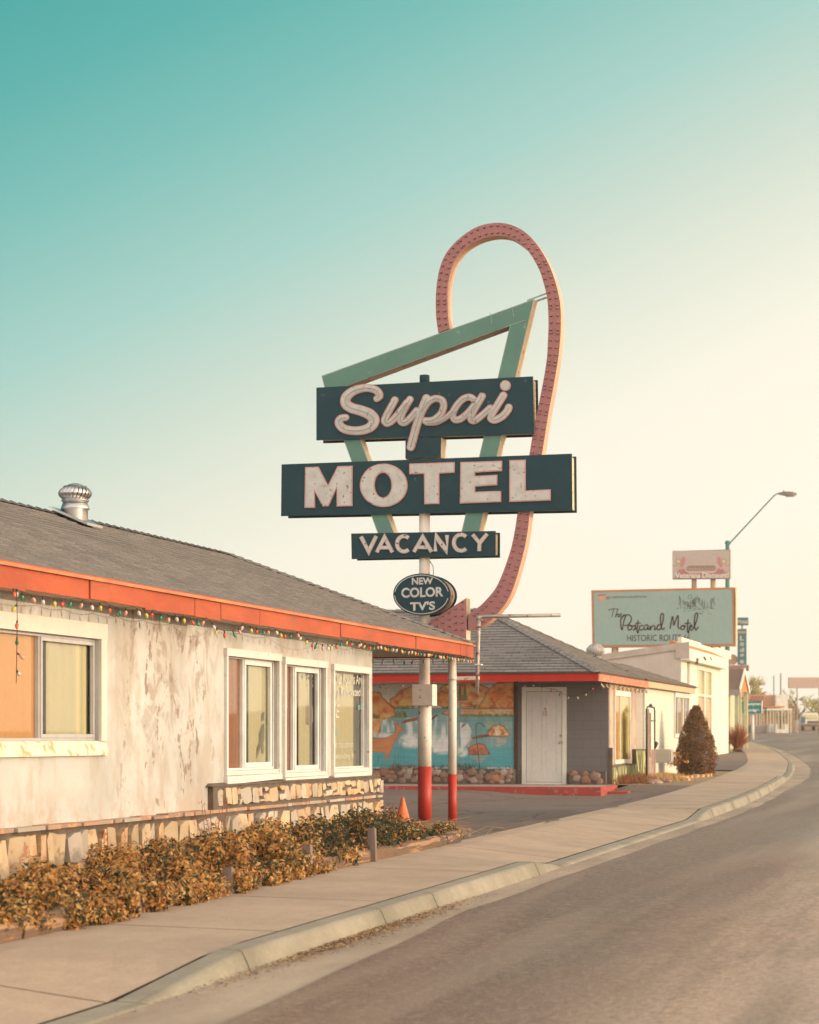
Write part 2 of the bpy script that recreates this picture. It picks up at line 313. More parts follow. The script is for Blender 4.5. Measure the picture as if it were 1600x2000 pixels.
# ------------------------------------------------------------------ mesh helpers
ORG = {}
class MB:
    def __init__(s): s.v = []; s.f = []; s.m = []; s.sm = []
    def add(s, vs, fs, mi=0, smooth=False):
        o = len(s.v); s.v.extend([tuple(p) for p in vs])
        for f in fs: s.f.append([i + o for i in f]); s.m.append(mi); s.sm.append(smooth)
    def box(s, x0, x1, y0, y1, z0, z1, mi=0):
        x0, x1 = min(x0, x1), max(x0, x1); y0, y1 = min(y0, y1), max(y0, y1); z0, z1 = min(z0, z1), max(z0, z1)
        s.add([(x0, y0, z0), (x1, y0, z0), (x1, y1, z0), (x0, y1, z0), (x0, y0, z1), (x1, y0, z1), (x1, y1, z1), (x0, y1, z1)],
              [(0, 3, 2, 1), (4, 5, 6, 7), (0, 1, 5, 4), (1, 2, 6, 5), (2, 3, 7, 6), (3, 0, 4, 7)], mi)
    def hexa(s, lo, hi, mi=0):   # lo, hi: four points each, same order
        s.add(list(lo) + list(hi), [(0, 3, 2, 1), (4, 5, 6, 7), (0, 1, 5, 4), (1, 2, 6, 5), (2, 3, 7, 6), (3, 0, 4, 7)], mi)
    def beam(s, a, b, w, h, mi=0, up=Vector((0, 0, 1))):
        a = Vector(a); b = Vector(b); d = (b - a).normalized()
        sd = d.cross(up)
        if sd.length < 1e-4: sd = Vector((1, 0, 0))
        sd.normalize(); u = sd.cross(d).normalized(); sd *= w / 2; u *= h / 2
        s.hexa([a - sd - u, a + sd - u, a + sd + u, a - sd + u], [b - sd - u, b + sd - u, b + sd + u, b - sd + u], mi)
    def tube(s, pts, r, n=10, mi=0, cap=True):
        pts = [Vector(p) for p in pts]; rs = r if isinstance(r, (list, tuple)) else [r] * len(pts)
        o = len(s.v); up = None
        for i, p in enumerate(pts):
            d = (pts[min(i + 1, len(pts) - 1)] - pts[max(i - 1, 0)])
            if d.length < 1e-9: d = Vector((0, 0, 1))
            d.normalize()
            if up is None: up = Vector((0, 0, 1)) if abs(d.z) < .9 else Vector((1, 0, 0))
            a = d.cross(up).normalized(); bq = a.cross(d).normalized(); up = bq
            for k in range(n):
                t = 2 * math.pi * k / n; s.v.append(tuple(p + (a * math.cos(t) + bq * math.sin(t)) * rs[i]))
        for i in range(len(pts) - 1):
            for k in range(n):
                a0 = o + i * n + k; a1 = o + i * n + (k + 1) % n
                s.f.append([a0, a0 + n, a1 + n, a1]); s.m.append(mi); s.sm.append(True)
        if cap:
            s.f.append([o + k for k in range(n)]); s.m.append(mi); s.sm.append(False)
            e = o + (len(pts) - 1) * n; s.f.append([e + n - 1 - k for k in range(n)]); s.m.append(mi); s.sm.append(False)
    def lathe(s, prof, c, n=24, mi=0, axis='z', smooth=True):
        o = len(s.v); c = Vector(c)
        for r, h in prof:
            for k in range(n):
                t = 2 * math.pi * k / n
                if axis == 'z': q = Vector((r * math.cos(t), r * math.sin(t), h))
                elif axis == 'y': q = Vector((r * math.cos(t), h, r * math.sin(t)))
                else: q = Vector((h, r * math.cos(t), r * math.sin(t)))
                s.v.append(tuple(c + q))
        for i in range(len(prof) - 1):
            for k in range(n):
                a = o + i * n + k; b2 = o + i * n + (k + 1) % n
                s.f.append([a, b2, b2 + n, a + n]); s.m.append(mi); s.sm.append(smooth)
        s.f.append([o + k for k in range(n)][::-1]); s.m.append(mi); s.sm.append(False)
        e = o + (len(prof) - 1) * n; s.f.append([e + k for k in range(n)]); s.m.append(mi); s.sm.append(False)
    def prism(s, loops, P, Q, mi=0, side=None, back=True):
        """loops of 2-D points; P and Q map a point to the front and to the back"""
        side = mi if side is None else side
        flat = [p for l in loops for p in l]
        tris = tessellate_polygon([[Vector((p[0], p[1], 0)) for p in l] for l in loops])
        fv = [P(*p) for p in flat]; bv = [Q(*p) for p in flat]; n = len(flat)
        s.add(fv, [tuple(x) for x in tris], mi)
        if back: s.add(bv, [tuple(reversed(x)) for x in tris], mi)
        k = 0
        for l in loops:
            m = len(l); vs = fv[k:k + m] + bv[k:k + m]
            s.add(vs, [(i, (i + 1) % m, (i + 1) % m + m, i + m) for i in range(m)], side); k += m
    def build(s, name, mats, parent=None, bevel=0):
        me = bpy.data.meshes.new(name)
        org = ORG.get(parent.name, Vector((0, 0, 0))) if parent else Vector((0, 0, 0))
        me.from_pydata([(x - org.x, y - org.y, z - org.z) for x, y, z in s.v], [], s.f)
        if not isinstance(mats, (list, tuple)): mats = [mats]
        for m in mats: me.materials.append(m)
        me.polygons.foreach_set('material_index', s.m); me.polygons.foreach_set('use_smooth', s.sm); me.update()
        o = bpy.data.objects.new(name, me); C.objects.link(o)
        if parent: o.parent = parent
        ORG[o.name] = org
        if bevel:
            bv = o.modifiers.new('bevel', 'BEVEL'); bv.width = bevel; bv.segments = 2; bv.limit_method = 'ANGLE'
        return o
def fixn(o):
    bm = bmesh.new(); bm.from_mesh(o.data); bmesh.ops.recalc_face_normals(bm, faces=bm.faces); bm.to_mesh(o.data); bm.free(); return o
def thing(name, loc, label, cat, group=None):
    o = bpy.data.objects.new(name, None); C.objects.link(o); o.location = loc; o.empty_display_size = .2
    o['label'] = label; o['category'] = cat
    if group: o['group'] = group
    ORG[o.name] = Vector(loc); return o
def tag(o, label, cat, group=None, kind=None):
    o['label'] = label; o['category'] = cat
    if group: o['group'] = group
    if kind: o['kind'] = kind
    return o
def struct(o, kind='structure'):
    o['kind'] = kind; return o
def copytree(root, loc, label=None, rotz=None, scale=None):
    r = root.copy(); C.objects.link(r); r.location = loc
    if rotz is not None: r.rotation_euler = (0, 0, rotz)
    if scale: r.scale = scale
    if label: r['label'] = label
    for ch in root.children:
        c = ch.copy(); C.objects.link(c); c.parent = r
        for g in ch.children:
            d = g.copy(); C.objects.link(d); d.parent = c
    return r
def zc(k, ox, oy): return lambda pts: [(x / k + ox, y / k + oy) for x, y in pts]
def inset(loop, d):
    """shrink (d>0) a closed loop, whichever way it winds"""
    n = len(loop); A = sum(loop[i][0] * loop[(i + 1) % n][1] - loop[(i + 1) % n][0] * loop[i][1] for i in range(n))
    sg = 1 if A > 0 else -1; out = []
    for i in range(n):
        p0, p1, p2 = loop[i - 1], loop[i], loop[(i + 1) % n]
        a = Vector((p1[0] - p0[0], p1[1] - p0[1])); b = Vector((p2[0] - p1[0], p2[1] - p1[1]))
        if a.length < 1e-9 or b.length < 1e-9: out.append(p1); continue
        a.normalize(); b.normalize(); na = Vector((-a.y, a.x)) * sg; nb = Vector((-b.y, b.x)) * sg
        m = na + nb; q = max(.35, m.length / 2); m.normalize(); out.append((p1[0] + m.x * d / q, p1[1] + m.y * d / q))
    return out
def spline(pts, n=8):
    out = []
    P = [pts[0]] + list(pts) + [pts[-1]]
    for i in range(1, len(P) - 2):
        for k in range(n):
            t = k / n; q = []
            for a in range(len(pts[0])):
                p0, p1, p2, p3 = P[i - 1][a], P[i][a], P[i + 1][a], P[i + 2][a]
                q.append(.5 * (2 * p1 + (p2 - p0) * t + (2 * p0 - 5 * p1 + 4 * p2 - p3) * t * t + (3 * p1 - p0 - 3 * p2 + p3) * t ** 3))
            out.append(tuple(q))
    out.append(tuple(pts[-1])); return out
def ribbon(pts, hw, roundcap=False):
    """closed outline of a stroke"""
    n = len(pts); Lf = []; Rt = []
    hws = hw if isinstance(hw, (list, tuple)) else [hw] * n
    for i in range(n):
        a = Vector(pts[max(i - 1, 0)]); b = Vector(pts[min(i + 1, n - 1)]); d = (b - a).normalized()
        if 0 < i < n - 1:
            d1 = (Vector(pts[i]) - a).normalized(); d2 = (b - Vector(pts[i])).normalized(); k = max(.45, (d1 + d2).length / 2)
        else: k = 1
        nn = Vector((-d.y, d.x)) * hws[i] / k; p = Vector(pts[i]); Lf.append(tuple(p + nn)); Rt.append(tuple(p - nn))
    return Lf, Rt
def put_ribbon(mb, pts, hw, P, Q, mi=0, side=None, cap=True):
    """quad strip with thickness: front faces, back faces, sides"""
    Lf, Rt = ribbon(pts, hw); n = len(Lf); side = mi if side is None else side
    vs = [P(*p) for p in Lf] + [P(*p) for p in Rt] + [Q(*p) for p in Lf] + [Q(*p) for p in Rt]
    ff = []; sf = []
    for i in range(n - 1):
        ff += [(i, n + i, n + i + 1, i + 1), (2 * n + i, 2 * n + i + 1, 3 * n + i + 1, 3 * n + i)]
        sf += [(i, i + 1, 2 * n + i + 1, 2 * n + i), (n + i, 3 * n + i, 3 * n + i + 1, n + i + 1)]
    sf += [(0, 2 * n, 3 * n, n), (n - 1, 2 * n - 1, 4 * n - 1, 3 * n - 1)]
    o = len(mb.v); mb.v.extend([tuple(v) for v in vs])
    for f in ff: mb.f.append([o + i for i in f]); mb.m.append(mi); mb.sm.append(False)
    for f in sf: mb.f.append([o + i for i in f]); mb.m.append(side); mb.sm.append(False)
    if cap:
        for e in (0, -1):
            c = pts[e]; r = hw[e] if isinstance(hw, (list, tuple)) else hw
            lp = [(c[0] + r * math.cos(2 * math.pi * k / 14), c[1] + r * math.sin(2 * math.pi * k / 14)) for k in range(14)]
            off = Vector((0, .0009, 0)) * (1 if e == 0 else 2)
            mb.prism([lp], lambda x, y: P(x, y) + off, lambda x, y: Q(x, y) - off, mi, side)
def ellipse(cx, cy, rx, ry, n=48, a0=0, a1=2 * math.pi):
    full = abs(a1 - a0 - 2 * math.pi) < 1e-6; m = n if full else n - 1
    return [(cx + rx * math.cos(a0 + (a1 - a0) * k / m), cy + ry * math.sin(a0 + (a1 - a0) * k / m)) for k in range(n)]
_tc = {}
def textmesh(s, bold=0.0):
    key = (s, bold)
    if key not in _tc:
        cu = bpy.data.curves.new('txt', 'FONT'); cu.body = s; cu.size = 1; cu.offset = bold; cu.resolution_u = 4
        ob = bpy.data.objects.new('txt', cu); me = bpy.data.meshes.new_from_object(ob)
        vs = [(v.co.x, v.co.y) for v in me.vertices]; fs = [tuple(p.vertices) for p in me.polygons]
        bpy.data.objects.remove(ob); bpy.data.curves.remove(cu); bpy.data.meshes.remove(me)
        xs = [v[0] for v in vs]; ys = [v[1] for v in vs]; x0, x1, y0, y1 = min(xs), max(xs), min(ys), max(ys)
        _tc[key] = ([((x - x0) / (x1 - x0), (y - y0) / (y1 - y0)) for x, y in vs], fs)
    return _tc[key]
def put_text(mb, s, quad, P, mi=0, bold=0.0):
    """quad: four 2-D corners tl, tr, br, bl"""
    vs, fs = textmesh(s, bold); tl, tr, br, bl = [Vector(q) for q in quad]
    o = []
    for u, v in vs:
        q = (tl * (1 - u) + tr * u) * v + (bl * (1 - u) + br * u) * (1 - v); o.append(P(q.x, q.y))
    mb.add(o, fs, mi)

# ------------------------------------------------------------------ ground, road, kerb, pavement
def sheet(name, ys, xf, zf, m, nx=2):
    mb = MB(); vs = []; fs = []
    for y in ys:
        xa, xb = xf(y)
        for k in range(nx):
            x = xa + (xb - xa) * k / (nx - 1); vs.append((x, y, zf(x, y)))
    for i in range(len(ys) - 1):
        for k in range(nx - 1):
            a = i * nx + k; fs.append((a, a + 1, a + nx + 1, a + nx))
    mb.add(vs, fs); return mb.build(name, m)
def fr(a, b, st):
    n = max(1, int(round((b - a) / st))); return [a + (b - a) * i / n for i in range(n + 1)]
ysl = fr(-20, 100, 1) + fr(102, 300, 4)
struct(sheet('ground', fr(-60, 70, 10) + fr(75, 255, 10) + [340], lambda y: (-245, 118), lambda x, y: gz(y) - .16, m_earth, 3))
GW = lambda y: kxs(y) + .30 + .42 * min(1.2, max(0, (18 - y) / 8)) + .25 * min(1, max(0, (y - 50) / 12)) + .015 * math.sin(y * 1.7) + .012 * math.sin(y * 5.1)
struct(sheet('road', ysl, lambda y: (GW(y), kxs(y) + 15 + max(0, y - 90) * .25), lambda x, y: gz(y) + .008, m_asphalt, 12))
struct(sheet('gutter', ysl, lambda y: (kxs(y) - .04, GW(y) + .15), lambda x, y: gz(y) + .012 - .02 * max(0, (x - kxs(y))), m_gutter, 3))
# kerb: profile swept along the kerb line, cut into cast lengths
mb = MB(); cuts = [-20, -8, 3, 8.5, 11.5, 13.2, 16.4, 18.0, 22.2, 23.45, 28, 34.55, 36.3] + fr(39.5, 200, 3.2)
for a, b in zip(cuts, cuts[1:]):
    sec = []
    for y in fr(a + .012, b - .012, .8):
        x = kxs(y); g = gz(y); h = kh(y)
        pr = [(x + .03, g - .05), (x + .03, g + .012), (x - .012, g + h * .75), (x - .028, g + h * .94), (x - .055, g + h), (x - .17, g + h + .004), (x - .17, g - .05)]
        sec.append([(px, y, pz) for px, pz in pr])
    n = 7; o = len(mb.v); mb.v.extend([p for s_ in sec for p in s_])
    for i in range(len(sec) - 1):
        for k in range(n - 1):
            q = o + i * n + k; mb.f.append([q, q + 1, q + n + 1, q + n]); mb.m.append(0); mb.sm.append(1 <= k <= 3)
    for q in (o, o + (len(sec) - 1) * n): mb.f.append([q + k for k in range(n)]); mb.m.append(0); mb.sm.append(False)
struct(mb.build('kerb', m_kerb))
struct(sheet('pavement_bed', ysl, lambda y: (kxs(y) - .2 - 1.5, kxs(y) - .02), lambda x, y: swz(x, y) - .04, m_joint, 5))
mb = MB(); js = [-20, -16, -12, -8, -4, 0, 4, 8, 11.4, 14.4, 17.0, 20.6, 24.4, 28.3, 32.2, 36.1] + fr(39, 200, 3.0)
for a, b in zip(js, js[1:]):
    yy = fr(a + .011, b - .011, .75); nx = 6; vs = []; fs = []
    for y in yy:
        for k in range(nx):
            x = (kxs(y) - .185) + (-1.42) * k / (nx - 1); vs.append((x, y, swz(x, y)))
    for i in range(len(yy) - 1):
        for k in range(nx - 1):
            q = i * nx + k; fs.append((q, q + nx, q + nx + 1, q + 1))
    mb.add(vs, fs)
struct(mb.build('pavement', m_conc))
# the motel's forecourt, down to the walkway of the far wing
struct(sheet('parking_lot', fr(23.2, 49.0, .5), lambda y: (-18, kxs(y) - 1.55 + .05 * math.sin(y * 2.1) + .03 * math.sin(y * 6.3)), lambda x, y: lotz(x, y) + (.012 if x > -6.3 else 0), m_lot, 24))
# leaves and grit along the gutter
mb = MB(); rr = random.Random(3)
for i in range(5200):
    y = rr.gauss(15.6, 1.6) if i < 3900 else rr.uniform(10, 60)
    x = kxs(y) + .03 + abs(rr.gauss(0, .09 if i < 3900 else .22)); s_ = rr.uniform(.006, .019) if i < 3900 else rr.uniform(.005, .014)
    a = rr.uniform(0, 6.28); z = gz(y) + .014 + rr.uniform(0, .02 if i < 3900 else .004)
    d = Vector((math.cos(a), math.sin(a), rr.uniform(-.3, .3))) * s_; e = Vector((-math.sin(a), math.cos(a), rr.uniform(-.2, .2))) * s_ * .5; p = Vector((x, y, z))
    mb.add([p - d, p + e, p + d, p - e], [(0, 1, 2, 3)], rr.choice([0, 0, 2, 1]))
tag(mb.build('leaf_litter', m_litter), 'dry straw coloured leaf litter lying along the gutter', 'leaf litter', kind='stuff')

# ------------------------------------------------------------------ office wing (left)
WX = -8.51; EX = -8.14; EY = 34.8; EZ = 2.93; RX = -11.21; RZ = 4.18; Y0 = 8.0
off = thing('motel_office', (-11, 20, 0), 'cream plaster motel office with grey shingle roof, orange fascia and stone base, at the left', 'building')
def wy(px): return onX(px, 1440, WX).y
def wz(px, py): return onX(px, py, WX).z
holes = [(13.9, wy(193), wz(190, 1447), wz(190, 1248)),
         (wy(441), wy(541), wz(441, 1506), wz(441, 1279)),
         (wy(555), wy(632), wz(555, 1510), wz(600, 1300)),
         (wy(650), wy(717), wz(690, 1500), wz(690, 1312))]
mb = MB()
ycut = sorted({Y0, 30.2} | {h[0] for h in holes} | {h[1] for h in holes}); zcut = sorted({-.1, 2.76} | {h[2] for h in holes} | {h[3] for h in holes})
for a, b_ in zip(ycut, ycut[1:]):
    for c, d in zip(zcut, zcut[1:]):
        my, mz = (a + b_) / 2, (c + d) / 2
        if any(h[0] < my < h[1] and h[2] < mz < h[3] for h in holes): continue
        mb.box(WX - .14, WX, a, b_, c, d)
mb.box(-14.0, WX - .142, 30.06, 30.2, -.1, 2.76); mb.box(-14.0, -13.86, Y0, 30.06, -.1, 2.76); mb.box(-13.86, WX - .142, Y0, Y0 + .14, -.1, 2.76)
mb.box(WX - .75, WX - .70, Y0 + .2, 30.0, -.05, 2.7, 1)
mb.build('wall', [m_plaster, m_gap], off)

def shingle_slope(mb, a, b, c, d, n, mi=0, th=.014):
    """eave a-b, ridge d-c (d above a, c above b)"""
    a, b, c, d = map(Vector, (a, b, c, d)); nr = (b - a).cross(d - a)
    if nr.length < 1e-6: nr = (b - a).cross(c - a)
    nr.normalize();  nr = nr if nr.z > 0 else -nr
    for i in range(n):
        t0, t1 = i / n, (i + 1) / n
        l0, l1 = a.lerp(d, t0), b.lerp(c, t0); u0, u1 = a.lerp(d, t1), b.lerp(c, t1)
        seg = max(1, int((l1 - l0).length / .9)); rr = random.Random(i * 31 + n)
        off_ = [rr.uniform(-.003, .004) for _ in range(seg + 1)]
        vs = []; fs = []
        for k in range(seg + 1):
            q = k / seg; p = l0.lerp(l1, q); r = u0.lerp(u1, q); vs += [p, p + nr * (th + off_[k]), r + nr * .001]
        for k in range(seg):
            o = k * 3; fs += [(o, o + 3, o + 4, o + 1), (o + 1, o + 4, o + 5, o + 2)]
        mb.add(vs, fs, mi)
def hipcaps(mb, a, b, w=.13, st=.15, mi=0):
    a = Vector(a); b = Vector(b); n = int((b - a).length / st); d = (b - a).normalized(); sd = d.cross(Vector((0, 0, 1))).normalized()
    for i in range(n):
        p = a.lerp(b, i / n); q = p + d * st * 1.25; lift = Vector((0, 0, .028)); lo = Vector((0, 0, .012))
        j = random.uniform(-.008, .008)
        mb.add([p + sd * (w + j) - Vector((0, 0, .035)) + lo, p + lift + Vector((0, 0, .01)), p - sd * (w + j) - Vector((0, 0, .035)) + lo, q + sd * w - Vector((0, 0, .04)), q + lift * .6, q - sd * w - Vector((0, 0, .04)),
                p + Vector((0, 0, -.02))], [(0, 3, 4, 1), (1, 4, 5, 2), (0, 1, 6), (1, 2, 6)], mi)
hw_ = EX - RX; BX = RX - hw_
rk1 = Vector((RX, EY - hw_, RZ)); rk0 = Vector((RX, Y0 - .4 + hw_, RZ))
mb = MB()
shingle_slope(mb, (EX, Y0 - .4, EZ), (EX, EY, EZ), rk1, rk0, 24)
shingle_slope(mb, (EX, EY, EZ), (BX, EY, EZ), rk1, rk1, 24, 1)
shingle_slope(mb, (BX, EY, EZ), (BX, Y0 - .4, EZ), rk0, rk1, 24)
shingle_slope(mb, (BX, Y0 - .4, EZ), (EX, Y0 - .4, EZ), rk0, rk0, 24, 1)
hipcaps(mb, (EX, EY, EZ + .01), rk1 + Vector((0, 0, .01))); hipcaps(mb, rk0, rk1, .14, .24)
mb.box(BX + .05, EX - .05, Y0 - .35, EY - .05, EZ - .05, EZ - .02)
roof = mb.build('roof', [m_shing_office, m_shing_room_f], off)
mb = MB(); mb.box(BX + .04, EX - .035, Y0 - .36, EY - .035, 2.735, 2.75)
mb.build('soffit', m_soffit, off)
mb = MB(); yb = [Y0 - .4, 11.2, 14.6, 17.9, 19.3, 20.7, 22.1, 22.9, 24.2, 27.4, 29.2, 31.2, 33.9, EY]
rr = random.Random(11)
for i, (a, b_) in enumerate(zip(yb, yb[1:])):
    j = rr.uniform(-.006, .006); z0 = 2.715 + rr.uniform(-.012, .012); z1 = 2.715 + rr.uniform(-.012, .012); g = .004 if i % 2 else .009
    lo = [(EX - .035, a + g, z0), (EX + j, a + g, z0), (EX + j + rr.uniform(-.003, .003), b_ - g, z1), (EX - .035, b_ - g, z1)]
    mb.hexa(lo, [(x, y, 2.895) for x, y, z in lo])
mb.box(BX, EX - .036, EY - .03, EY, 2.712, 2.895); mb.box(BX, BX + .03, Y0 - .4, EY - .031, 2.712, 2.895); mb.box(BX + .031, EX - .036, Y0 - .4, Y0 - .37, 2.712, 2.895)
mb.build('fascia', m_fascia, off)
mb = MB(); mb.box(EX - .03, EX + .03, Y0 - .4, EY + .03, 2.897, 2.926); mb.box(EX - .03, EX + .022, Y0 - .4, EY + .022, 2.926, 2.938, 1); mb.box(BX, EX - .031, EY - .02, EY + .03, 2.897, 2.926)
mb.build('drip_edge', [m_drip, m_fascia], off)
# stone base: mortar bed and separately cut stones
def stones(mb, X, ya, yb, za, zb, wmin, wmax, seed, split=.45, prot=.03, nm=4, weights=None, gap=.012):
    rr = random.Random(seed); y = ya
    while y < yb - .03:
        wd = min(rr.uniform(wmin, wmax), yb - y); z = za(y) if callable(za) else za
        cutz = [z + .01, zb - .01]
        if rr.random() < split: cutz.insert(1, z + (zb - z) * rr.uniform(.3, .7))
        lean = [rr.uniform(-.028, .028) for _ in cutz]
        for (c, d), la, lb in zip(zip(cutz, cutz[1:]), lean, lean[1:]):
            p = [(y + gap + la * .5, c + gap + rr.uniform(0, .02)), (y + wd - gap + la, c + gap + rr.uniform(0, .02)), (y + wd - gap + lb, d - gap - rr.uniform(0, .03)), (y + gap + lb, d - gap - rr.uniform(0, .03))]
            q = []
            for i in range(4):
                a, b_ = Vector(p[i]), Vector(p[(i + 1) % 4]); cc = rr.uniform(.08, .3)
                q.append(tuple(a.lerp(b_, cc * .85) if rr.random() < .6 else a)); q.append(tuple(a.lerp(b_, .5) + Vector((rr.uniform(-.012, .012), rr.uniform(-.012, .012)))))
            pr = prot * rr.uniform(.3, 1.3); tl_ = rr.uniform(-.15, .15); tz = rr.uniform(-.12, .12); cy_, cz_ = y + wd / 2, (c + d) / 2
            mi = rr.choices(range(nm), weights or [5, 3, 2, 1])[0]
            mb.prism([q], lambda a, b2: Vector((X + pr + (a - cy_) * tl_ + (b2 - cz_) * tz, a, b2)), lambda a, b2: Vector((X - .02, a, b2)), mi, back=False)
        y += wd
base_z = lambda y: .02
mb = MB(); mb.box(WX + .001, -8.44, Y0, 30.33, -.1, .612, 0); mb.box(WX - .2, WX + .002, 30.201, 30.33, -.1, .90, 0)
mb.box(WX + .001, -8.445, 23.5, 30.33, .612, .905, 0); mb.hexa([(WX + .001, 23.42, .905), (-8.43, 23.42, .905), (-8.43, 30.34, .905), (WX + .001, 30.34, .905)], [(WX + .001, 23.5, .94), (-8.46, 23.5, .925), (-8.46, 30.34, .925), (WX + .001, 30.34, .94)], 0)
mb.build('stone_base_mortar', m_mortar, off)
mb = MB(); stones(mb, -8.44, 12.0, 30.32, 0.02, .60, .15, .36, 5, .3, .05, 4, None, .010); stones(mb, -8.445, 23.62, 30.3, .665, .90, .14, .32, 8, .45, .035, 4, [6, 4, 1.5, 1], .009)
rr = random.Random(4)
for zz in (.05, .22, .42, .68):     # corner stones
    mb.box(-8.52 + rr.uniform(0, .02), -8.405 + rr.uniform(0, .012), 30.22, 30.37 + rr.uniform(0, .03), zz, zz + .15 + rr.uniform(0, .03), rr.choice([0, 1, 0]))
fixn(mb.build('stone_facing', STONE, off))
mb = MB(); y = Y0; rr = random.Random(9)
while y < 30.28:
    l = min(rr.uniform(.18, .75), 30.34 - y); h = .032 + rr.uniform(0, .014); x1 = -8.37 + rr.uniform(-.03, .015)
    if y + l > 23.4: x1 = -8.40 + rr.uniform(-.02, .01); h = .034
    lo = [(WX + .003, y + .008, .613), (x1, y + .008 + rr.uniform(0, .03), .613), (x1 + rr.uniform(-.015, .015), y + l - .006, .613), (WX + .003, y + l - .006, .613)]
    mb.hexa(lo, [(a, b_, .613 + h + rr.uniform(-.004, .004)) for a, b_, c in lo], rr.choice([0, 0, 0, 1])); y += l
mb.build('flagstone_ledge', [m_flag, STONE[3]], off)

def office_window(i, h, mull_px, curL, curR):
    mull = wy(mull_px)
    ya, yb, za, zb = h; XF = WX - .05
    fr_ = MB()
    T = .045 if i else .05
    if i == 0:       # flush stucco-coloured surround
        fr_.box(WX + .001, WX + .028, ya, yb + .16, zb + .0, zb + .15); fr_.box(WX + .001, WX + .03, yb, yb + .14, za - .001, zb - .001)
    else:            # proud painted casing with a wide head board
        fr_.box(WX + .001, WX + .045, ya - .07, yb + .07, zb - .01, zb + .075); fr_.box(WX + .001, WX + .035, ya - .055, ya - .001, za - .05, zb - .011); fr_.box(WX + .001, WX + .035, yb + .001, yb + .055, za - .05, zb - .011)
    win = fr_.build('window', m_white if i else mat('plain_surround', (.70, .67, .60), (.62, .60, .54), 3, .85), off)
    # frame of the sliding sash
    s = MB()
    def ring(mb, y0, y1, z0, z1, x0, x1, w_):
        mb.box(x0, x1, y0, y1, z0, z0 + w_); mb.box(x0, x1, y0, y1, z1 - w_, z1); mb.box(x0, x1, y0, y0 + w_, z0 + w_ + .001, z1 - w_ - .001); mb.box(x0, x1, y1 - w_, y1, z0 + w_ + .001, z1 - w_ - .001)
    if i < 3:
        ring(s, ya + .002, yb - .002, za + .002, zb - .002, XF - .05, XF + .012, .025)
        ring(s, mull - .04, yb - .10 if i else yb - .03, za + .03, zb - .03, XF - .012, XF + .02, .055 if i else .035)
        s.box(XF - .04, XF + .006, mull - .07, mull - .041, za + .028, zb - .028)
    else:
        ring(s, ya + .002, yb - .002, za + .002, zb - .002, XF - .03, XF + .006, .02)
    s.build('frame', m_alu if i == 0 else m_vinyl, win)
    g = MB(); g.add([(XF - .03, ya + .02, za + .02), (XF - .03, yb - .02, za + .02), (XF - .03, yb - .02, zb - .02), (XF - .03, ya + .02, zb - .02)], [(0, 1, 2, 3)]); g.build('pane', m_glass, win)
    c = MB(); XC = XF - .048
    def curt(y0, y1, mi):
        n = max(6, int((y1 - y0) / .04)); vs = []; fs = []
        for k in range(n + 1):
            yy = y0 + (y1 - y0) * k / n; xx = XC + .008 * math.sin(k * 1.3) + .005 * math.sin(k * .45); vs += [(xx, yy, za - .03), (xx, yy, zb + .02)]
        for k in range(n): fs.append((k * 2, k * 2 + 2, k * 2 + 3, k * 2 + 1))
        c.add(vs, fs, mi)
    CY = lambda px: onX(px, 1440, XC).y
    curt(ya - .1, CY(curL), 0)
    curt(CY(curL) + .02 if i == 3 else CY(mull_px), CY(curR), 1)
    curt(CY(curR), yb + .1, 2)
    if i == 0: curt(CY(145), CY(168), 3)
    c.build('curtain', [m_cur_orange if i == 0 else m_cur_brown, m_blind, m_gap, m_blind2], win)
    sl_ = MB()
    if i == 0: sl_.hexa([(WX, ya, za - .14), (WX + .05, ya, za - .14), (WX + .05, yb + .15, za - .14), (WX, yb + .15, za - .14)], [(WX, ya, za - .002), (WX + .02, ya, za - .03), (WX + .02, yb + .15, za - .03), (WX, yb + .15, za - .002)])
    else: sl_.hexa([(WX, ya - .07, za - .15), (WX + .05, ya - .07, za - .15), (WX + .05, yb + .07, za - .12), (WX, yb + .07, za - .12)], [(WX, ya - .07, za - .052), (WX + .045, ya - .07, za - .065), (WX + .045, yb + .07, za - .055), (WX, yb + .07, za - .052)]); sl_.box(WX + .001, WX + .03, ya, yb, za - .05, za - .002)
    sl_.build('sill', m_sill if i == 0 else m_white, win)
    return win, XF
def yy_(px): return wy(px)
office_window(0, holes[0], 90, 78, 168)
w1, XF = office_window(1, holes[1], 485, 476, 523)
w2, XF = office_window(2, holes[2], 583, 574, 604)
w3, XF = office_window(3, holes[3], 648, 640, 690)
gp = lambda px, py: onX(px, py, XF - .026)
tx = MB()
put_text(tx, 'l Our Rooms Are', [(650, 1313), (708, 1317), (708, 1337), (650, 1336)], gp, 0, .012)
put_text(tx, 'tally Renovated', [(648, 1341), (704, 1344), (704, 1364), (648, 1366)], gp, 0, .012)
put_text(tx, 'EE', [(651, 1375), (664, 1376), (662, 1402), (649, 1404)], gp, 0, .0)
put_text(tx, 'el', [(699, 1373), (706, 1373), (706, 1386), (699, 1386)], gp, 1, .01)
put_text(tx, 'R5', [(648, 1424), (661, 1424), (661, 1436), (648, 1436)], gp, 1, .0)
put_text(tx, 'in this comm', [(655, 1446), (690, 1446), (690, 1460), (655, 1461)], gp, 0, -.01)
put_text(tx, 'Extending fr', [(652, 1470), (692, 1470), (692, 1484), (652, 1486)], gp, 0, -.01)
tx.build('window_lettering', [mat('window_vinyl_white', (.62, .61, .56), None, 4, .7, bmp=0), mat('window_vinyl_teal', (.20, .42, .40), None, 4, .7, bmp=0)], w3)
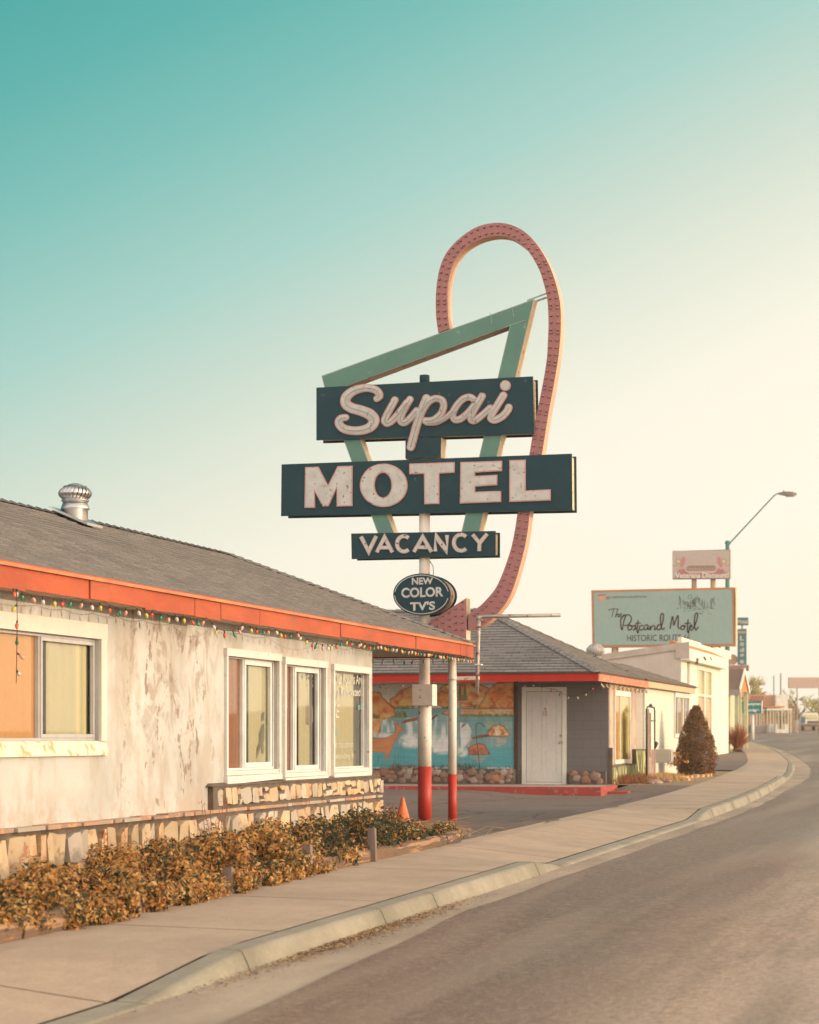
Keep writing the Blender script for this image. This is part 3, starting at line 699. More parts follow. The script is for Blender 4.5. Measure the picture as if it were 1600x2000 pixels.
# ornaments seen through panes
og = MB(); P1 = lambda x, y: onX(x, y, XF - .045); Q1 = lambda x, y: onX(x, y, XF - .055)
og.prism([zc(4.706, 420, 1260)([(462, 720), (470, 760), (462, 830), (445, 900), (452, 960), (448, 998), (432, 985), (428, 935), (405, 980), (385, 1040), (360, 1092), (358, 1050), (380, 980), (408, 900), (405, 820), (420, 760), (440, 725)])], P1, Q1)
og.prism([zc(4.706, 420, 1260)([(440, 620), (462, 610), (472, 660), (455, 690), (432, 700), (424, 660)])], P1, Q1)
og.build('window_ornament', mat('grey_glass_ornament', (.22, .21, .18), None, 5, .4), w1)
og = MB(); rr = random.Random(2)
for i in range(46):
    x, y = rr.uniform(790, 935), 245 + abs(rr.gauss(0, 75)); r = rr.uniform(5, 13)
    if y > 470: continue
    og.prism([zc(4.706, 420, 1260)(ellipse(x, y, r, r * 1.2, 8))], P1, Q1, rr.choice([0, 0, 1, 2]))
og.prism([zc(4.706, 420, 1260)(ellipse(870, 640, 45, 95, 20))], P1, Q1, 3)
og.build('window_garland', [mat('garland_pale', (.45, .45, .38), None), mat('garland_teal', (.10, .24, .22), None), mat('garland_red', (.40, .14, .10), None), mat('hanging_disc', (.36, .33, .27), None)], w2)
# corner post under the roof end
pb = lotz(-8.36, 34.3)
mb = MB(); mb.lathe([(.068, pb - .05), (.068, pb + .78)], (-8.36, 34.3, 0), 20, 0); mb.lathe([(.066, pb + .78), (.066, 2.735)], (-8.36, 34.3, 0), 20, 1)
mb.build('porch_post', [m_poler, m_polew], off)
# spinning ventilator on the ridge side
vc = Vector((-10.95, 0, 0)); vc.y = onX(147, 1000, -10.95).y; zb_ = 2.93 + (EX + 10.95) * -.4235 + 2 * .4235 * 0 if False else 2.93 + (EX - (-10.95)) * .4235
mb = MB(); mb.lathe([(.155, zb_ - .12), (.155, zb_ + .10), (.175, zb_ + .105), (.175, zb_ + .12), (.15, zb_ + .19)], vc, 28)
mb.lathe([(.15, zb_ + .19), (.17, zb_ + .21), (.17, zb_ + .22), (.1, zb_ + .23)], vc, 28)
mb.hexa([(vc.x - .24, vc.y - .24, zb_ + .24 * .4235 - .0), (vc.x + .26, vc.y - .24, zb_ - .26 * .4235), (vc.x + .26, vc.y + .24, zb_ - .26 * .4235), (vc.x - .24, vc.y + .24, zb_ + .24 * .4235)],
        [(vc.x - .24, vc.y - .24, zb_ + .24 * .4235 + .03), (vc.x + .26, vc.y - .24, zb_ - .26 * .4235 + .03), (vc.x + .26, vc.y + .24, zb_ - .26 * .4235 + .03), (vc.x - .24, vc.y + .24, zb_ + .24 * .4235 + .03)])
def turbine(mb, c, z0, r, h):
    for k in range(22):
        a0 = 2 * math.pi * k / 22; vs = []; fs = []
        for i in range(9):
            t = i / 8; ph = math.pi * (.10 + .84 * t); rr_ = r * math.sin(ph) ** .6; z = z0 + h * t; sw = a0 + .35 * t
            for da, dr in ((0, 1.0), (.17, 1.03), (.30, .90)):
                vs.append((c.x + rr_ * dr * math.cos(sw + da), c.y + rr_ * dr * math.sin(sw + da), z))
        for i in range(8):
            for q in range(2): o = i * 3 + q; fs.append((o, o + 1, o + 4, o + 3))
        mb.add(vs, fs, 0, True)
    mb.lathe([(r * .55, z0 + h - .02), (r * .35, z0 + h + .005), (.02, z0 + h + .015)], c, 20); mb.lathe([(r * .72, z0 + .03), (r * .72, z0 + h * .9)], c, 20, 1)
turbine(mb, vc, zb_ + .20, .20, .21)
mb.build('turbine_vent', [m_vent, m_gap], off)

# ------------------------------------------------------------------ string lights
BC = [mat('bulb_green', (.02, .30, .15), None, 5, .2, bmp=0), mat('bulb_red', (.75, .12, .05), None, 5, .2, bmp=0), mat('bulb_yellow', (.75, .62, .12), None, 5, .2, bmp=0),
      mat('bulb_clear', (.78, .72, .62), None, 5, .2, bmp=0), mat('bulb_pink', (.80, .42, .32), None, 5, .2, bmp=0)]
m_wire = mat('dark_green_wire', (.03, .035, .025), None, 5, .6, bmp=0)
bulb_me = []
for k in range(5):
    mb = MB(); mb.lathe([(.003, .0), (.0075, -.002), (.0075, -.028)], (0, 0, 0), 8, 1); mb.lathe([(.007, -.028), (.0155, -.042), (.017, -.052), (.012, -.072), (.002, -.085)], (0, 0, 0), 10, 0)
    o = mb.build('bulb', [BC[k], m_wire]); bulb_me.append(o.data); bpy.data.objects.remove(o)
def lights(name, path, st, label, seed, tilt=.2, start=0.0, scale=1.0):
    path = [Vector(p) for p in path]; root = thing('string_lights', path[0], label, 'string lights', None)
    mb = MB(); mb.tube(path, .0035, 5, 0); mb.build('cord', m_wire, root)
    rr = random.Random(seed); acc = start; k = rr.randint(0, 4); n = 0
    for a, b_ in zip(path, path[1:]):
        l = (b_ - a).length
        while acc < l and n < 98:
            p = a.lerp(b_, acc / l); o = bpy.data.objects.new('bulb', bulb_me[[2, 1, 0, 4, 3][k % 5]]); C.objects.link(o); o.parent = root
            o.location = p - path[0]; o.rotation_euler = (rr.gauss(0, tilt), rr.gauss(0, tilt), rr.uniform(0, 6)); o.scale = (scale,) * 3
            k += 1; n += 1; acc += st * rr.uniform(.92, 1.08)
        acc -= l
    return root
def eaveline(ys, sag):
    out = []; X = EX + .012
    for (a, b_), s_ in zip(zip(ys, ys[1:]), sag):
        n = max(2, int((b_ - a) / .12))
        for k in range(n): t = k / n; out.append((X + .01 * math.sin(a * 9 + k), a + (b_ - a) * t, 2.71 - s_ * 4 * t * (1 - t)))
    out.append((X, ys[-1], 2.71)); return out
lights('string_lights', eaveline([17.6, 19.0, 19.6, 20.3, 20.9, 21.6, 22.4, 23.6, 24.6, 25.6, 27.6], [.03, .02, .03, .02, .03, .03, .11, .03, .03, .11]), .215, 'string of coloured bulbs sagging under the orange fascia above the office windows', 1)
lights('string_lights', eaveline([27.7, 28.4, 29.2, 30.0, 31, 32, 33, 34.0, 34.75], [.02, .03, .02, .02, .02, .02, .02, .02]), .17, 'crowded string of coloured bulbs under the orange fascia by the porch post', 2)
hp = onX(33, 1150, EX + .03)
lights('string_lights', [hp + Vector((0, .0, 0)), hp + Vector((0, .01, -.25)), hp + Vector((.0, -.01, -.8))], .14, 'short strand of bulbs dangling straight down before the left curtained window', 6, .5)
lights('string_lights', [(-8.62, EY - .06, 2.70), (-9.2, EY - .06, 2.685), (-9.8, EY - .06, 2.70), (-10.6, EY - .06, 2.69)], .165, 'sparse strand of bulbs along the end soffit behind the sign pole', 9)

# ------------------------------------------------------------------ the big motel sign
SY = 35.42
sg = thing('motel_sign', (-9.1, SY, lotz(-9.1, SY)), 'tall neon motel sign with teal boards, seafoam triangle and looping pink arrow', 'motel sign')
def pf(Y): return lambda x, y: onY(x, y, Y)
def slab(mb, loops, yf, yb, mi=0, side=None):
    """outline seen at the front plane, carried straight back"""
    P = pf(yf); mb.prism(loops, P, lambda x, y: P(x, y) + Vector((0, yb - yf, 0)), mi, side)
def sboard(name, q, yf=SY - .2, dep=.40):
    mb = MB(); slab(mb, [q], yf, yf + .02, 0, 0); slab(mb, [inset(q, 4.0)], yf + .021, yf + dep - .021, 1, 1)
    P = pf(yf); mb.prism([q], lambda x, y: P(x, y) + Vector((0, dep - .02, 0)), lambda x, y: P(x, y) + Vector((0, dep, 0)), 0)
    return fixn(mb.build(name, [m_board, m_cream], sg))
YF = SY - .2
tb = sboard('name_board', [(618, 757), (1041, 735), (1043, 847), (862, 852.5), (792, 854.5), (618, 860)])
b2 = sboard('motel_board', [(550, 907), (1117, 886), (1118, 997), (549, 1008)])
mb = MB(); slab(mb, [[(792, 856), (862, 854), (861, 893), (792, 896)]], YF + .004, YF + .36, 0, 1); fixn(mb.build('neck_board', [m_board, m_cream], sg))
b3 = sboard('vacancy_board', [(686, 1042), (968, 1037), (968, 1086), (687, 1092)], SY - .17, .34)
def letter(name, loops, parent, yf, edge=2.2, th=.03):
    mb = MB(); slab(mb, loops, yf - th, yf - .001, 0, 0)
    ins = [inset(loops[0], edge)] + [inset(l, -edge) for l in loops[1:]]
    slab(mb, ins, yf - th - .006, yf - th - .001, 1, 1)
    return fixn(mb.build(name, [m_lpink, m_lwhite], parent))
za = zc(5.333, 560, 880); zb4 = zc(2.667, 540, 700)
letter('letter', [za([(192, 172), (330, 168), (430, 360), (530, 162), (685, 157), (683, 578), (520, 583), (520, 395), (435, 580), (375, 582), (293, 430), (293, 597), (185, 597)])], b2, YF)
letter('letter', [za(ellipse(1010, 362, 248, 227, 44)), za(ellipse(1003, 360, 88, 128, 36))], b2, YF)
letter('letter', [zb4([(692, 548), (928, 540), (928, 596), (848, 600), (848, 758), (770, 760), (768, 602), (692, 604)])], b2, YF)
letter('letter', [zb4([(958, 540), (1175, 533), (1175, 587), (1035, 595), (1035, 612), (1150, 606), (1150, 660), (1035, 668), (1035, 694), (1170, 690), (1170, 748), (955, 756)])], b2, YF)
letter('letter', [zb4([(1213, 530), (1298, 527), (1298, 688), (1428, 682), (1428, 740), (1213, 748)])], b2, YF)
def stroke_letter(strokes, hw, parent, yf, dots=(), edge=1.9, th=.028, neon=True):
    mb = MB()
    for i, s_ in enumerate(strokes):
        h = hw[i] if isinstance(hw, list) else hw
        y0 = yf - th - i * .0035
        P0 = pf(y0); Q0 = lambda x, y, P0=P0, i=i: P0(x, y) + Vector((0, th + i * .0035 - .001, 0))
        put_ribbon(mb, s_, h, P0, Q0, 0, 0, cap=neon)
    for i, s_ in enumerate(strokes):
        h = hw[i] if isinstance(hw, list) else hw; hh = [q - edge for q in h] if isinstance(h, (list, tuple)) else h - edge
        y1 = yf - th - len(strokes) * .0035 - .003 - i * .0032
        P1_ = pf(y1); put_ribbon(mb, s_, hh, P1_, lambda x, y, P1_=P1_: P1_(x, y) + Vector((0, .003, 0)), 1, 1, cap=neon)
        if neon:
            P2 = pf(yf - .085); mb.tube([P2(*p) for p in s_], .0085, 6, 2)
    for c in dots:
        slab(mb, [ellipse(c[0], c[1], c[2], c[2], 24)], yf - th, yf - .001, 0); slab(mb, [ellipse(c[0], c[1], c[2] - edge, c[2] - edge, 24)], yf - th - .012, yf - th - .002, 1)
    return fixn(mb.build('letter', [m_lpink, m_lwhite, m_neon], parent))
zs = zc(3.81, 640, 730)
def sp(pts): return zs(spline(pts, 6))
hwS = 7.4
S = spline([(365, 185, 22), (385, 165, 24), (368, 128, 25), (320, 108, 25), (258, 108, 26), (185, 132, 29), (138, 175, 32), (135, 222, 33), (180, 255, 33), (250, 275, 34), (312, 302, 36), (345, 345, 36), (322, 392, 32), (265, 418, 29), (190, 424, 28), (120, 408, 28), (84, 370, 27), (95, 335, 24), (135, 325, 22)], 6)
stroke_letter([zs([(a, b_) for a, b_, c in S])], [[c * 1.16 / 3.81 for a, b_, c in S]], tb, YF)
stroke_letter([sp([(500, 195), (468, 255), (436, 315), (424, 352), (448, 368), (492, 338), (545, 275), (590, 215)]), sp([(612, 190), (575, 255), (545, 320), (545, 355), (575, 362), (620, 325), (662, 275)])], [7.2, 7.0], tb, YF)
stroke_letter([sp([(735, 182), (700, 270), (660, 390), (618, 545)]), sp([(700, 285), (745, 215), (800, 185), (850, 198), (862, 245), (840, 300), (785, 345), (725, 350)]), sp([(740, 366), (810, 362), (880, 325), (935, 275)])], [8.2, 7.0, 5.4], tb, YF)
stroke_letter([sp([(1100, 205), (1060, 175), (1005, 190), (955, 245), (930, 300), (945, 340), (990, 335), (1050, 285), (1105, 215)]), sp([(1150, 165), (1110, 235), (1072, 305), (1068, 342), (1100, 345), (1160, 300), (1210, 255)])], [6.9, 7.0], tb, YF)
stroke_letter([sp([(1308, 160), (1268, 225), (1225, 295), (1215, 330), (1245, 343), (1295, 320), (1335, 278), (1348, 250)])], [7.4], tb, YF, dots=[(zs([(1322, 88)])[0][0], zs([(1322, 88)])[0][1], 10.6)])
def C_(cx, cy, rx, ry): return zb4([(cx + rx * math.cos(a), cy + ry * math.sin(a)) for a in [R(-48 - i * 12) for i in range(23)]])
V3 = SY - .17
for st_ in ([zb4([(440, 928), (480, 1006), (520, 925)])], [zb4([(523, 1010), (563, 932), (604, 1010)]), zb4([(542, 986), (584, 986)])], [C_(664, 966, 36, 40)], [zb4([(716, 1008), (762, 930), (808, 1008)]), zb4([(738, 984), (788, 984)])],
            [zb4([(828, 1005), (828, 924), (888, 1002), (888, 920)])], [C_(962, 960, 38, 42)], [zb4([(1022, 917), (1058, 962), (1098, 914)]), zb4([(1058, 960), (1056, 1004)])]):
    stroke_letter(st_, 3.9, b3, V3, edge=1.0, th=.02, neon=False)
# seafoam triangle frame
tri = [(628, 734), (1043, 584), (926, 1083), (891, 1083), (996, 636), (668, 757.5), (785, 1083), (753, 1083), (634, 757)]
mb = MB(); slab(mb, [tri], SY - .15, SY - .149, 1, 1); slab(mb, [inset(tri, 1.6)], SY - .156, SY - .150, 0, 0)
P = pf(SY - .15); n = len(tri); fv = [P(*p) for p in tri]; bk = [p + Vector((0, .30, 0)) for p in fv]
for i in range(n):
    j = (i + 1) % n; mb.add([fv[i], fv[j], bk[j], bk[i]], [(0, 1, 2, 3)], 3 if i == 4 else 2)
mb.prism([tri], lambda x, y: P(x, y) + Vector((0, .301, 0)), lambda x, y: P(x, y) + Vector((0, .305, 0)), 0)
for a, b_, o_ in (((958, 611), (961, 633), 0), ((1000, 599), (1004, 618), 0), ((985, 640), (1027, 625), 0)): mb.beam(P(*a) + Vector((0, -.008, 0)), P(*b_) + Vector((0, -.008, 0)), .006, .01, 1)
fixn(mb.build('triangle_frame', [m_green, m_greenedge, m_cream, m_underrust], sg))
# looping arrow
z5 = zc(4, 820, 420)
outer = z5([(145, 920), (128, 800), (125, 650), (135, 520), (160, 400), (205, 300), (270, 220), (350, 150), (440, 95), (530, 68), (620, 60), (700, 72), (780, 105), (850, 155), (920, 235), (975, 320), (1020, 410), (1060, 520), (1085, 620), (1098, 700), (1103, 800), (1101, 920), (1095, 1000), (1085, 1100), (1065, 1230), (1040, 1370), (1015, 1500), (990, 1650), (965, 1810)]) + \
    zb4([(1385, 490), (1355, 620), (1322, 792), (1312, 880), (1295, 980), (1270, 1080), (1240, 1180), (1205, 1260), (1160, 1320), (1110, 1370), (1060, 1400), (1000, 1414)])
inner = z5([(235, 885), (222, 800), (217, 650), (220, 560), (232, 480), (255, 400), (290, 330), (340, 270), (400, 225), (470, 190), (550, 168), (620, 162), (690, 172), (740, 195), (790, 230), (840, 275), (880, 330), (920, 400), (950, 470), (975, 560), (990, 620), (1000, 700), (1005, 800), (1005, 900), (1000, 1000), (995, 1100), (985, 1180), (970, 1270), (945, 1400), (925, 1500), (905, 1600), (885, 1700), (868, 1800)]) + \
    zb4([(1318, 498), (1290, 630), (1258, 792), (1245, 880), (1225, 980), (1200, 1060), (1170, 1140), (1140, 1200), (1100, 1250), (1060, 1290), (1010, 1325), (1000, 1335)])
outer = spline(outer, 3); inner = spline(inner, 3)
def resamp(pts, n):
    d = [0]
    for a, b_ in zip(pts, pts[1:]): d.append(d[-1] + math.dist(a, b_))
    out = []; j = 0
    for k in range(n):
        t = d[-1] * k / (n - 1)
        while j < len(d) - 2 and d[j + 1] < t: j += 1
        q = (t - d[j]) / max(1e-9, d[j + 1] - d[j]); out.append((pts[j][0] + (pts[j + 1][0] - pts[j][0]) * q, pts[j][1] + (pts[j + 1][1] - pts[j][1]) * q))
    return out
NS = 170; oo = resamp(outer, NS); ii = resamp(inner, NS)
# pair the two rims by nearest point so the band keeps square across the turn
ii = [min(((q, math.dist(q, o)) for q in resamp(inner, 900)), key=lambda r: r[1])[0] for o in oo]
AY = SY - .14; P = pf(AY); TK = .28
mb = MB(); vo = [P(*p) for p in oo]; vi = [P(*p) for p in ii]; bo = [p + Vector((0, TK, 0)) for p in vo]; bi = [p + Vector((0, TK, 0)) for p in vi]
for i in range(NS - 1):
    mb.add([vo[i], vo[i + 1], vi[i + 1], vi[i]], [(0, 1, 2, 3)], 0); mb.add([bo[i], bo[i + 1], bi[i + 1], bi[i]], [(3, 2, 1, 0)], 0)
    mb.add([vo[i], vo[i + 1], bo[i + 1], bo[i]], [(0, 1, 2, 3)], 1, True); mb.add([vi[i], vi[i + 1], bi[i + 1], bi[i]], [(0, 1, 2, 3)], 1, True)
mb.add([vo[0], vi[0], bi[0], bo[0]], [(0, 1, 2, 3)], 1)
head = [(911, 1168), (911, 1203), (911, 1229), (911, 1264), (836, 1216)]
hP = pf(AY - .002); mb.prism([head], hP, lambda x, y: hP(x, y) + Vector((0, TK + .004, 0)), 0, 2)
arrow = mb.build('arrow', [m_pink, m_pinkside, m_cream], sg)
def bulbrow(pts):
    mb = MB()
    for p in pts:
        c = P(*p); mb.lathe([(.019, 0), (.019, -.012), (.012, -.02)], c + Vector((0, -.002, 0)), 9, 0, 'y'); mb.lathe([(.011, -.02), (.014, -.032), (.009, -.045)], c, 8, 1, 'y')
    return mb
pts = []
cl = [((a[0] + b_[0]) / 2, (a[1] + b_[1]) / 2) for a, b_ in zip(oo, ii)]; dd = [0]
for a, b_ in zip(cl, cl[1:]): dd.append(dd[-1] + math.dist(a, b_))
t = 4; j = 0; side = 0
while t < dd[-1] - 2:
    while j < NS - 2 and dd[j + 1] < t: j += 1
    for q, sh in ((.22, 0), (.76, 0)):
        if not (885 < cl[j][1] < 1000 and cl[j][1] > 890 and t > 400 and cl[j][1] < 996):
            pts.append((oo[j][0] * (1 - q) + ii[j][0] * q, oo[j][1] * (1 - q) + ii[j][1] * q))
    t += 12.3
for r_ in range(6):
    x = 903 - r_ * 12.4; hh = (x - 836) / 75 * 48
    k = int(hh * 2 / 14); 
    for q in range(k + 1): pts.append((x, 1216 + (q - k / 2) * 13.5))
sk = bulbrow(pts).build('bulb_sockets', [m_bulbsock, m_bulbglass], arrow); sk['kind'] = 'stuff'
mb = MB(); mb.beam(onY(1030, 587, SY - .05), onY(1068, 573, SY - .05), .02, .02); mb.beam(onY(1048, 588, SY + .08), onY(1068, 581, SY + .08), .025, .025); mb.build('brace', m_greenedge, sg)
# pole
pc = at_d(829, 1440, 36.5); pc.y = SY; pc.x = onY(829.5, 1440, SY).x; g0 = lotz(pc.x, SY); c0 = Vector((pc.x, SY, 0))
zz = lambda py: onY(829, py, SY).z
zred = zz(1497)
mb = MB(); mb.lathe([(.110, g0 - .1), (.112, zred)], c0, 28, 1); mb.lathe([(.111, zred + .0005), (.111, zz(1378))], c0, 28, 0)
mb.box(c0.x - .168, c0.x + .168, SY - .15, SY + .15, zz(1378), zz(1337), 0); mb.lathe([(.088, zz(1337)), (.088, zz(855))], c0, 28, 0); mb.lathe([(.082, zz(760)), (.082, zz(735)), (.078, zz(733)), (.03, zz(732))], c0, 20, 2)
mb.build('pole', [m_polew, m_poler, m_board], sg)
mb = MB(); q = onY(840, 1096, SY - .1); mb.tube([q, q + Vector((.05, 0, -.08)), q + Vector((.06, 0, -.2)), q + Vector((.02, 0, -.3))], .006, 5); mb.build('loose_cable', m_dkedge, sg)
# oval plate: two faces on a drum
ov = MB(); el = ellipse(824, 1161, 56, 41, 56); OF = SY - .24
slab(ov, [el], OF, OF + .03, 0, 0); slab(ov, [inset(el, 3)], OF + .031, OF + .43, 3, 3); P = pf(OF)
ov.prism([el], lambda x, y: P(x, y) + Vector((0, .431, 0)), lambda x, y: P(x, y) + Vector((0, .46, 0)), 0)
for a0, a1 in ((R(100), R(176)), (R(188), R(350)), (R(12), R(98))):
    put_ribbon(ov, ellipse(823.5, 1161, 52.5, 37.8, 30, a0, a1), .75, pf(OF - .012), pf(OF - .006), 1, 1)
ovo = fixn(ov.build('oval_sign', [m_board, m_lwhite, m_cream, m_underrust], sg))
tx = MB(); P = pf(OF - .004)
put_text(tx, 'NEW', [(804.5, 1128), (846, 1128), (846, 1141), (804.5, 1142)], P, 0, .035); put_text(tx, 'COLOR', [(784, 1148), (866, 1146), (866, 1165), (784, 1168)], P, 0, .035); put_text(tx, "TV'S", [(801, 1176), (850, 1173.5), (850, 1191), (801, 1193.5)], P, 0, .035)
for x, y in ((794.5, 1169), (855, 1169)): tx.prism([ellipse(x, y, 1.6, 1.8, 10)], pf(OF - .007), pf(OF - .005), 1)
tx.build('lettering', [m_lwhite, m_dkedge], ovo)
# old pipe bracket bolted to the porch post
pr = thing('pipe_bracket', (-8.36, 34.3, 2.3), 'rusty galvanised pipe bracket with a long horizontal arm, bolted to the porch post', 'bracket')
BY = 34.34; Pp = lambda x, y: onY(x, y, BY)
mb = MB(); mb.tube([Pp(1095, 1201.5), Pp(945, 1204), Pp(938, 1206), Pp(935.5, 1212), Pp(935, 1230), Pp(933, 1290), Pp(932, 1355)], .030, 10, 0); mb.lathe([(.04, -.04), (.04, .04)], Pp(936, 1207), 12, 0, 'x'); mb.lathe([(.04, -.03), (.04, .03)], Pp(935, 1222), 12)
mb.build('pipe', m_pipe, pr); mb = MB(); mb.beam(Pp(894, 1325), Pp(936, 1324), .05, .055); mb.beam(Pp(928, 1298), Pp(942, 1298), .09, .02); mb.lathe([(.075, -.03), (.075, .03)], Vector((-8.36, 34.3, Pp(894, 1325).z)), 14); mb.build('clamp', m_polew, pr)

# ------------------------------------------------------------------ traffic cone
cp = Vector((onY(787, 1440, 31.6).x, 31.6, 0)); cp.z = lotz(cp.x, cp.y)
cn = thing('traffic_cone', cp, 'orange traffic cone standing beside the stone corner of the office', 'traffic cone')
mb = MB(); mb.lathe([(.15, .03), (.145, .05), (.125, .06), (.022, .44), (.022, .455), (.016, .46)], cp, 24); mb.build('cone_body', m_cone, cn)
mb = MB(); mb.box(cp.x - .15, cp.x + .15, cp.y - .15, cp.y + .15, cp.z + .0, cp.z + .028); mb.build('cone_base', m_cone, cn, .01)

# ------------------------------------------------------------------ planter with railway ties, bushes
pl = thing('planter_bed', (-7.2, 20, .1), 'low planting bed edged with weathered railway ties along the pavement', 'planter')
mb = MB(); ys = fr(8.0, 30.0, 1.1); vs = []; fs = []
for y in ys:
    xi = -5.98 if y < 24.5 else -5.98 - (y - 24.5) * .22
    vs += [(WX + .02, y, .10 + .007 * (y - 14) * .3), ((WX + xi) / 2, y, gz(y) + .19), (xi - .1, y, gz(y) + .19)]
for i in range(len(ys) - 1):
    for k in range(2): o = i * 3 + k; fs.append((o, o + 1, o + 4, o + 3))
mb.add(vs, fs); mb.build('soil', m_soil, pl)
PX = -6.06
stk = [onX(447, 1440, PX).y, onX(601, 1440, PX).y, onX(727, 1440, PX).y]
rr = random.Random(21)
ties = [(8, 13.25), (13.3, 15.3), (15.35, stk[0]), (stk[0] + .05, stk[1] - .03), (stk[1] + .05, stk[2] - .03), (stk[2] + .05, 24.6)]
def tie(a, b_, h, w_=.14):
    mb = MB(); a = Vector(a); b_ = Vector(b_); n = max(3, int((b_ - a).length / .12)); d = (b_ - a).normalized(); sd = Vector((d.y, -d.x, 0)); prev = None
    for k in range(n + 1):
        p = a.lerp(b_, k / n); g = swz(p.x + .1, p.y) - .03; j = [rr.uniform(-.009, .009) for _ in range(6)]
        s_ = [p + sd * (0 + j[0]) + Vector((0, 0, g)), p + sd * (.004 + j[1]) + Vector((0, 0, g + h * .5)), p + sd * (-.004 + j[2]) + Vector((0, 0, g + h * .93 + j[4])), p + sd * (-.03) + Vector((0, 0, g + h + j[5])), p - sd * (w_ - .01) + Vector((0, 0, g + h + j[3])), p - sd * w_ + Vector((0, 0, g))]
        if prev:
            o = len(mb.v); mb.v.extend([tuple(q) for q in prev + s_])
            for q in range(5): mb.f.append([o + q, o + q + 1, o + q + 7, o + q + 6]); mb.m.append(0); mb.sm.append(False)
        else: mb.add(s_, [(0, 1, 2, 3, 4, 5)])
        prev = s_
    mb.add(prev, [(5, 4, 3, 2, 1, 0)]); return fixn(mb.build('timber', m_timber, pl))
for a, b_ in ties: tie((PX, a, 0), (PX, b_, 0), .155 + rr.uniform(-.015, .015))
tie((PX - .02, 24.7, 0), (PX - .30, 26.6, 0), .12)
for y, h in zip(stk, (.26, .33, .38)):
    mb = MB(); g = swz(PX, y) - .05; mb.hexa([(PX - .035, y - .03, g), (PX + .045, y - .03, g), (PX + .045, y + .03, g), (PX - .035, y + .03, g)], [(PX - .04, y - .03, g + h), (PX + .035, y - .035, g + h + .012), (PX + .035, y + .03, g + h - .008), (PX - .04, y + .03, g + h)]); mb.build('stake', m_stake, pl)

def bush(name, c, r, n, wts, label, cat='shrub', group=None, seed=0, ls=.022, droop=0, stems=14, mats=None, spill=False, nb=26):
    """leaf clusters spread through the crown's volume, with twigs between"""
    rr = random.Random(seed); c = Vector(c); root = thing(name, c, label, cat, group)
    mb = MB(); mats = mats or LV; rx, ry, rz = r
    blobs = []
    for i in range(nb):
        a = rr.uniform(0, 6.283); q = rr.random() ** .5; z = rr.uniform(.25, 1)
        k = math.sqrt(max(.05, 1 - (z * .85) ** 2)); blobs.append((Vector((rx * q * k * math.cos(a), ry * q * k * math.sin(a), rz * z * rr.uniform(.8, 1.1))), rr.uniform(.08, .16), [w_ * rr.uniform(.2, 2.4) for w_ in wts]))
    if spill:
        for q_ in range(15): blobs.append((Vector((rx + rr.uniform(.0, .10), rr.uniform(-ry, ry), rr.uniform(.02, .16))), rr.uniform(.06, .13), [w_ * rr.uniform(.2, 2.4) for w_ in wts]))
    for i in range(n):
        p0, rb, w_ = blobs[rr.randrange(len(blobs))]
        d = Vector((rr.gauss(0, 1), rr.gauss(0, 1), rr.gauss(0, .85)))
        d.normalize(); p = p0 + d * rb * rr.random() ** .33
        if p.z < 0: p.z = rr.uniform(0, .06)
        p += c; s_ = ls * rr.choice([.5, .7, .9, 1.0, 1.2, 1.6]) * rr.uniform(.8, 1.2)
        n_ = (d + Vector((rr.gauss(0, .6), rr.gauss(0, .6), rr.gauss(.2, .6)))).normalized(); t_ = n_.cross(Vector((rr.gauss(0, 1), rr.gauss(0, 1), rr.gauss(0, 1)))).normalized(); u = n_.cross(t_)
        mb.add([p - t_ * s_, p + u * s_ * .5 + n_ * s_ * .2, p + t_ * s_, p - u * s_ * .5 + n_ * s_ * .2], [(0, 1, 2), (0, 2, 3)], rr.choices(range(len(mats)), w_)[0])
    mb.build('leaves', mats, root)
    mb = MB()
    for i in range(stems):
        a = rr.uniform(0, 6.283); q = rr.uniform(.3, 1); e = c + Vector((rx * q * math.cos(a), ry * q * math.sin(a), rz * rr.uniform(.6, 1.15))); s0 = c + Vector((rr.uniform(-.1, .1), rr.uniform(-.15, .15), -.03)); m_ = s0.lerp(e, .5) + Vector((rr.uniform(-.05, .05), rr.uniform(-.05, .05), .06))
        mb.tube([s0, m_, e], [.006, .004, .002], 4, 0, False)
    mb.build('stems', m_stem, root); return root
GRP = 'low shrubs in the planting bed'
gold = [7, 4.5, 2.8, 4.2, .1, 2]; mixd = [4, 2.5, 3, 6, .5, 1.5]; greenish = [1.6, .9, 4.5, 9, .5, 1.2]
bs = [(12.9, -6.75, .36, gold, 'golden leaved low shrub cut off by the left edge of the photo'),
      (14.3, -6.65, .38, gold, 'golden leaved low shrub under the left curtained window'),
      (15.6, -6.65, .38, gold, 'golden leaved shrub spilling over the left railway tie'),
      (16.9, -6.62, .47, gold, 'gold and olive shrub rising before the long flagstone ledge'),
      (18.2, -6.65, .50, gold, 'bushy gold shrub bulging toward the pavement left of the first stake'),
      (19.4, -6.70, .50, gold, 'tall gold shrub with dark hollows just left of the first stake'),
      (20.6, -6.75, .47, mixd, 'gold and green shrub behind the first stake'),
      (21.8, -6.80, .42, greenish, 'dark green shrub with golden fringe under the first of three windows'),
      (23.0, -6.80, .45, greenish, 'dark green leafy shrub below the stone sill near the second stake'),
      (24.3, -6.9, .44, greenish, 'dark green shrub with a few red leaves by the last stake'),
      (25.3, -7.0, .27, [3, 3, 3, 5, .3, 3], 'ragged green and brown shrub at the end of the bed beside the cone')]
for i, (y, x, h, wt, lab) in enumerate(bs):
    bush('garden_shrub', (x, y, gz(y) + .15), (.56, .84, h / 1.10 - .07), 12500 if i < 7 else 9500, wt, lab, 'shrub', GRP, 100 + i, .019, spill=True, stems=26, nb=40)
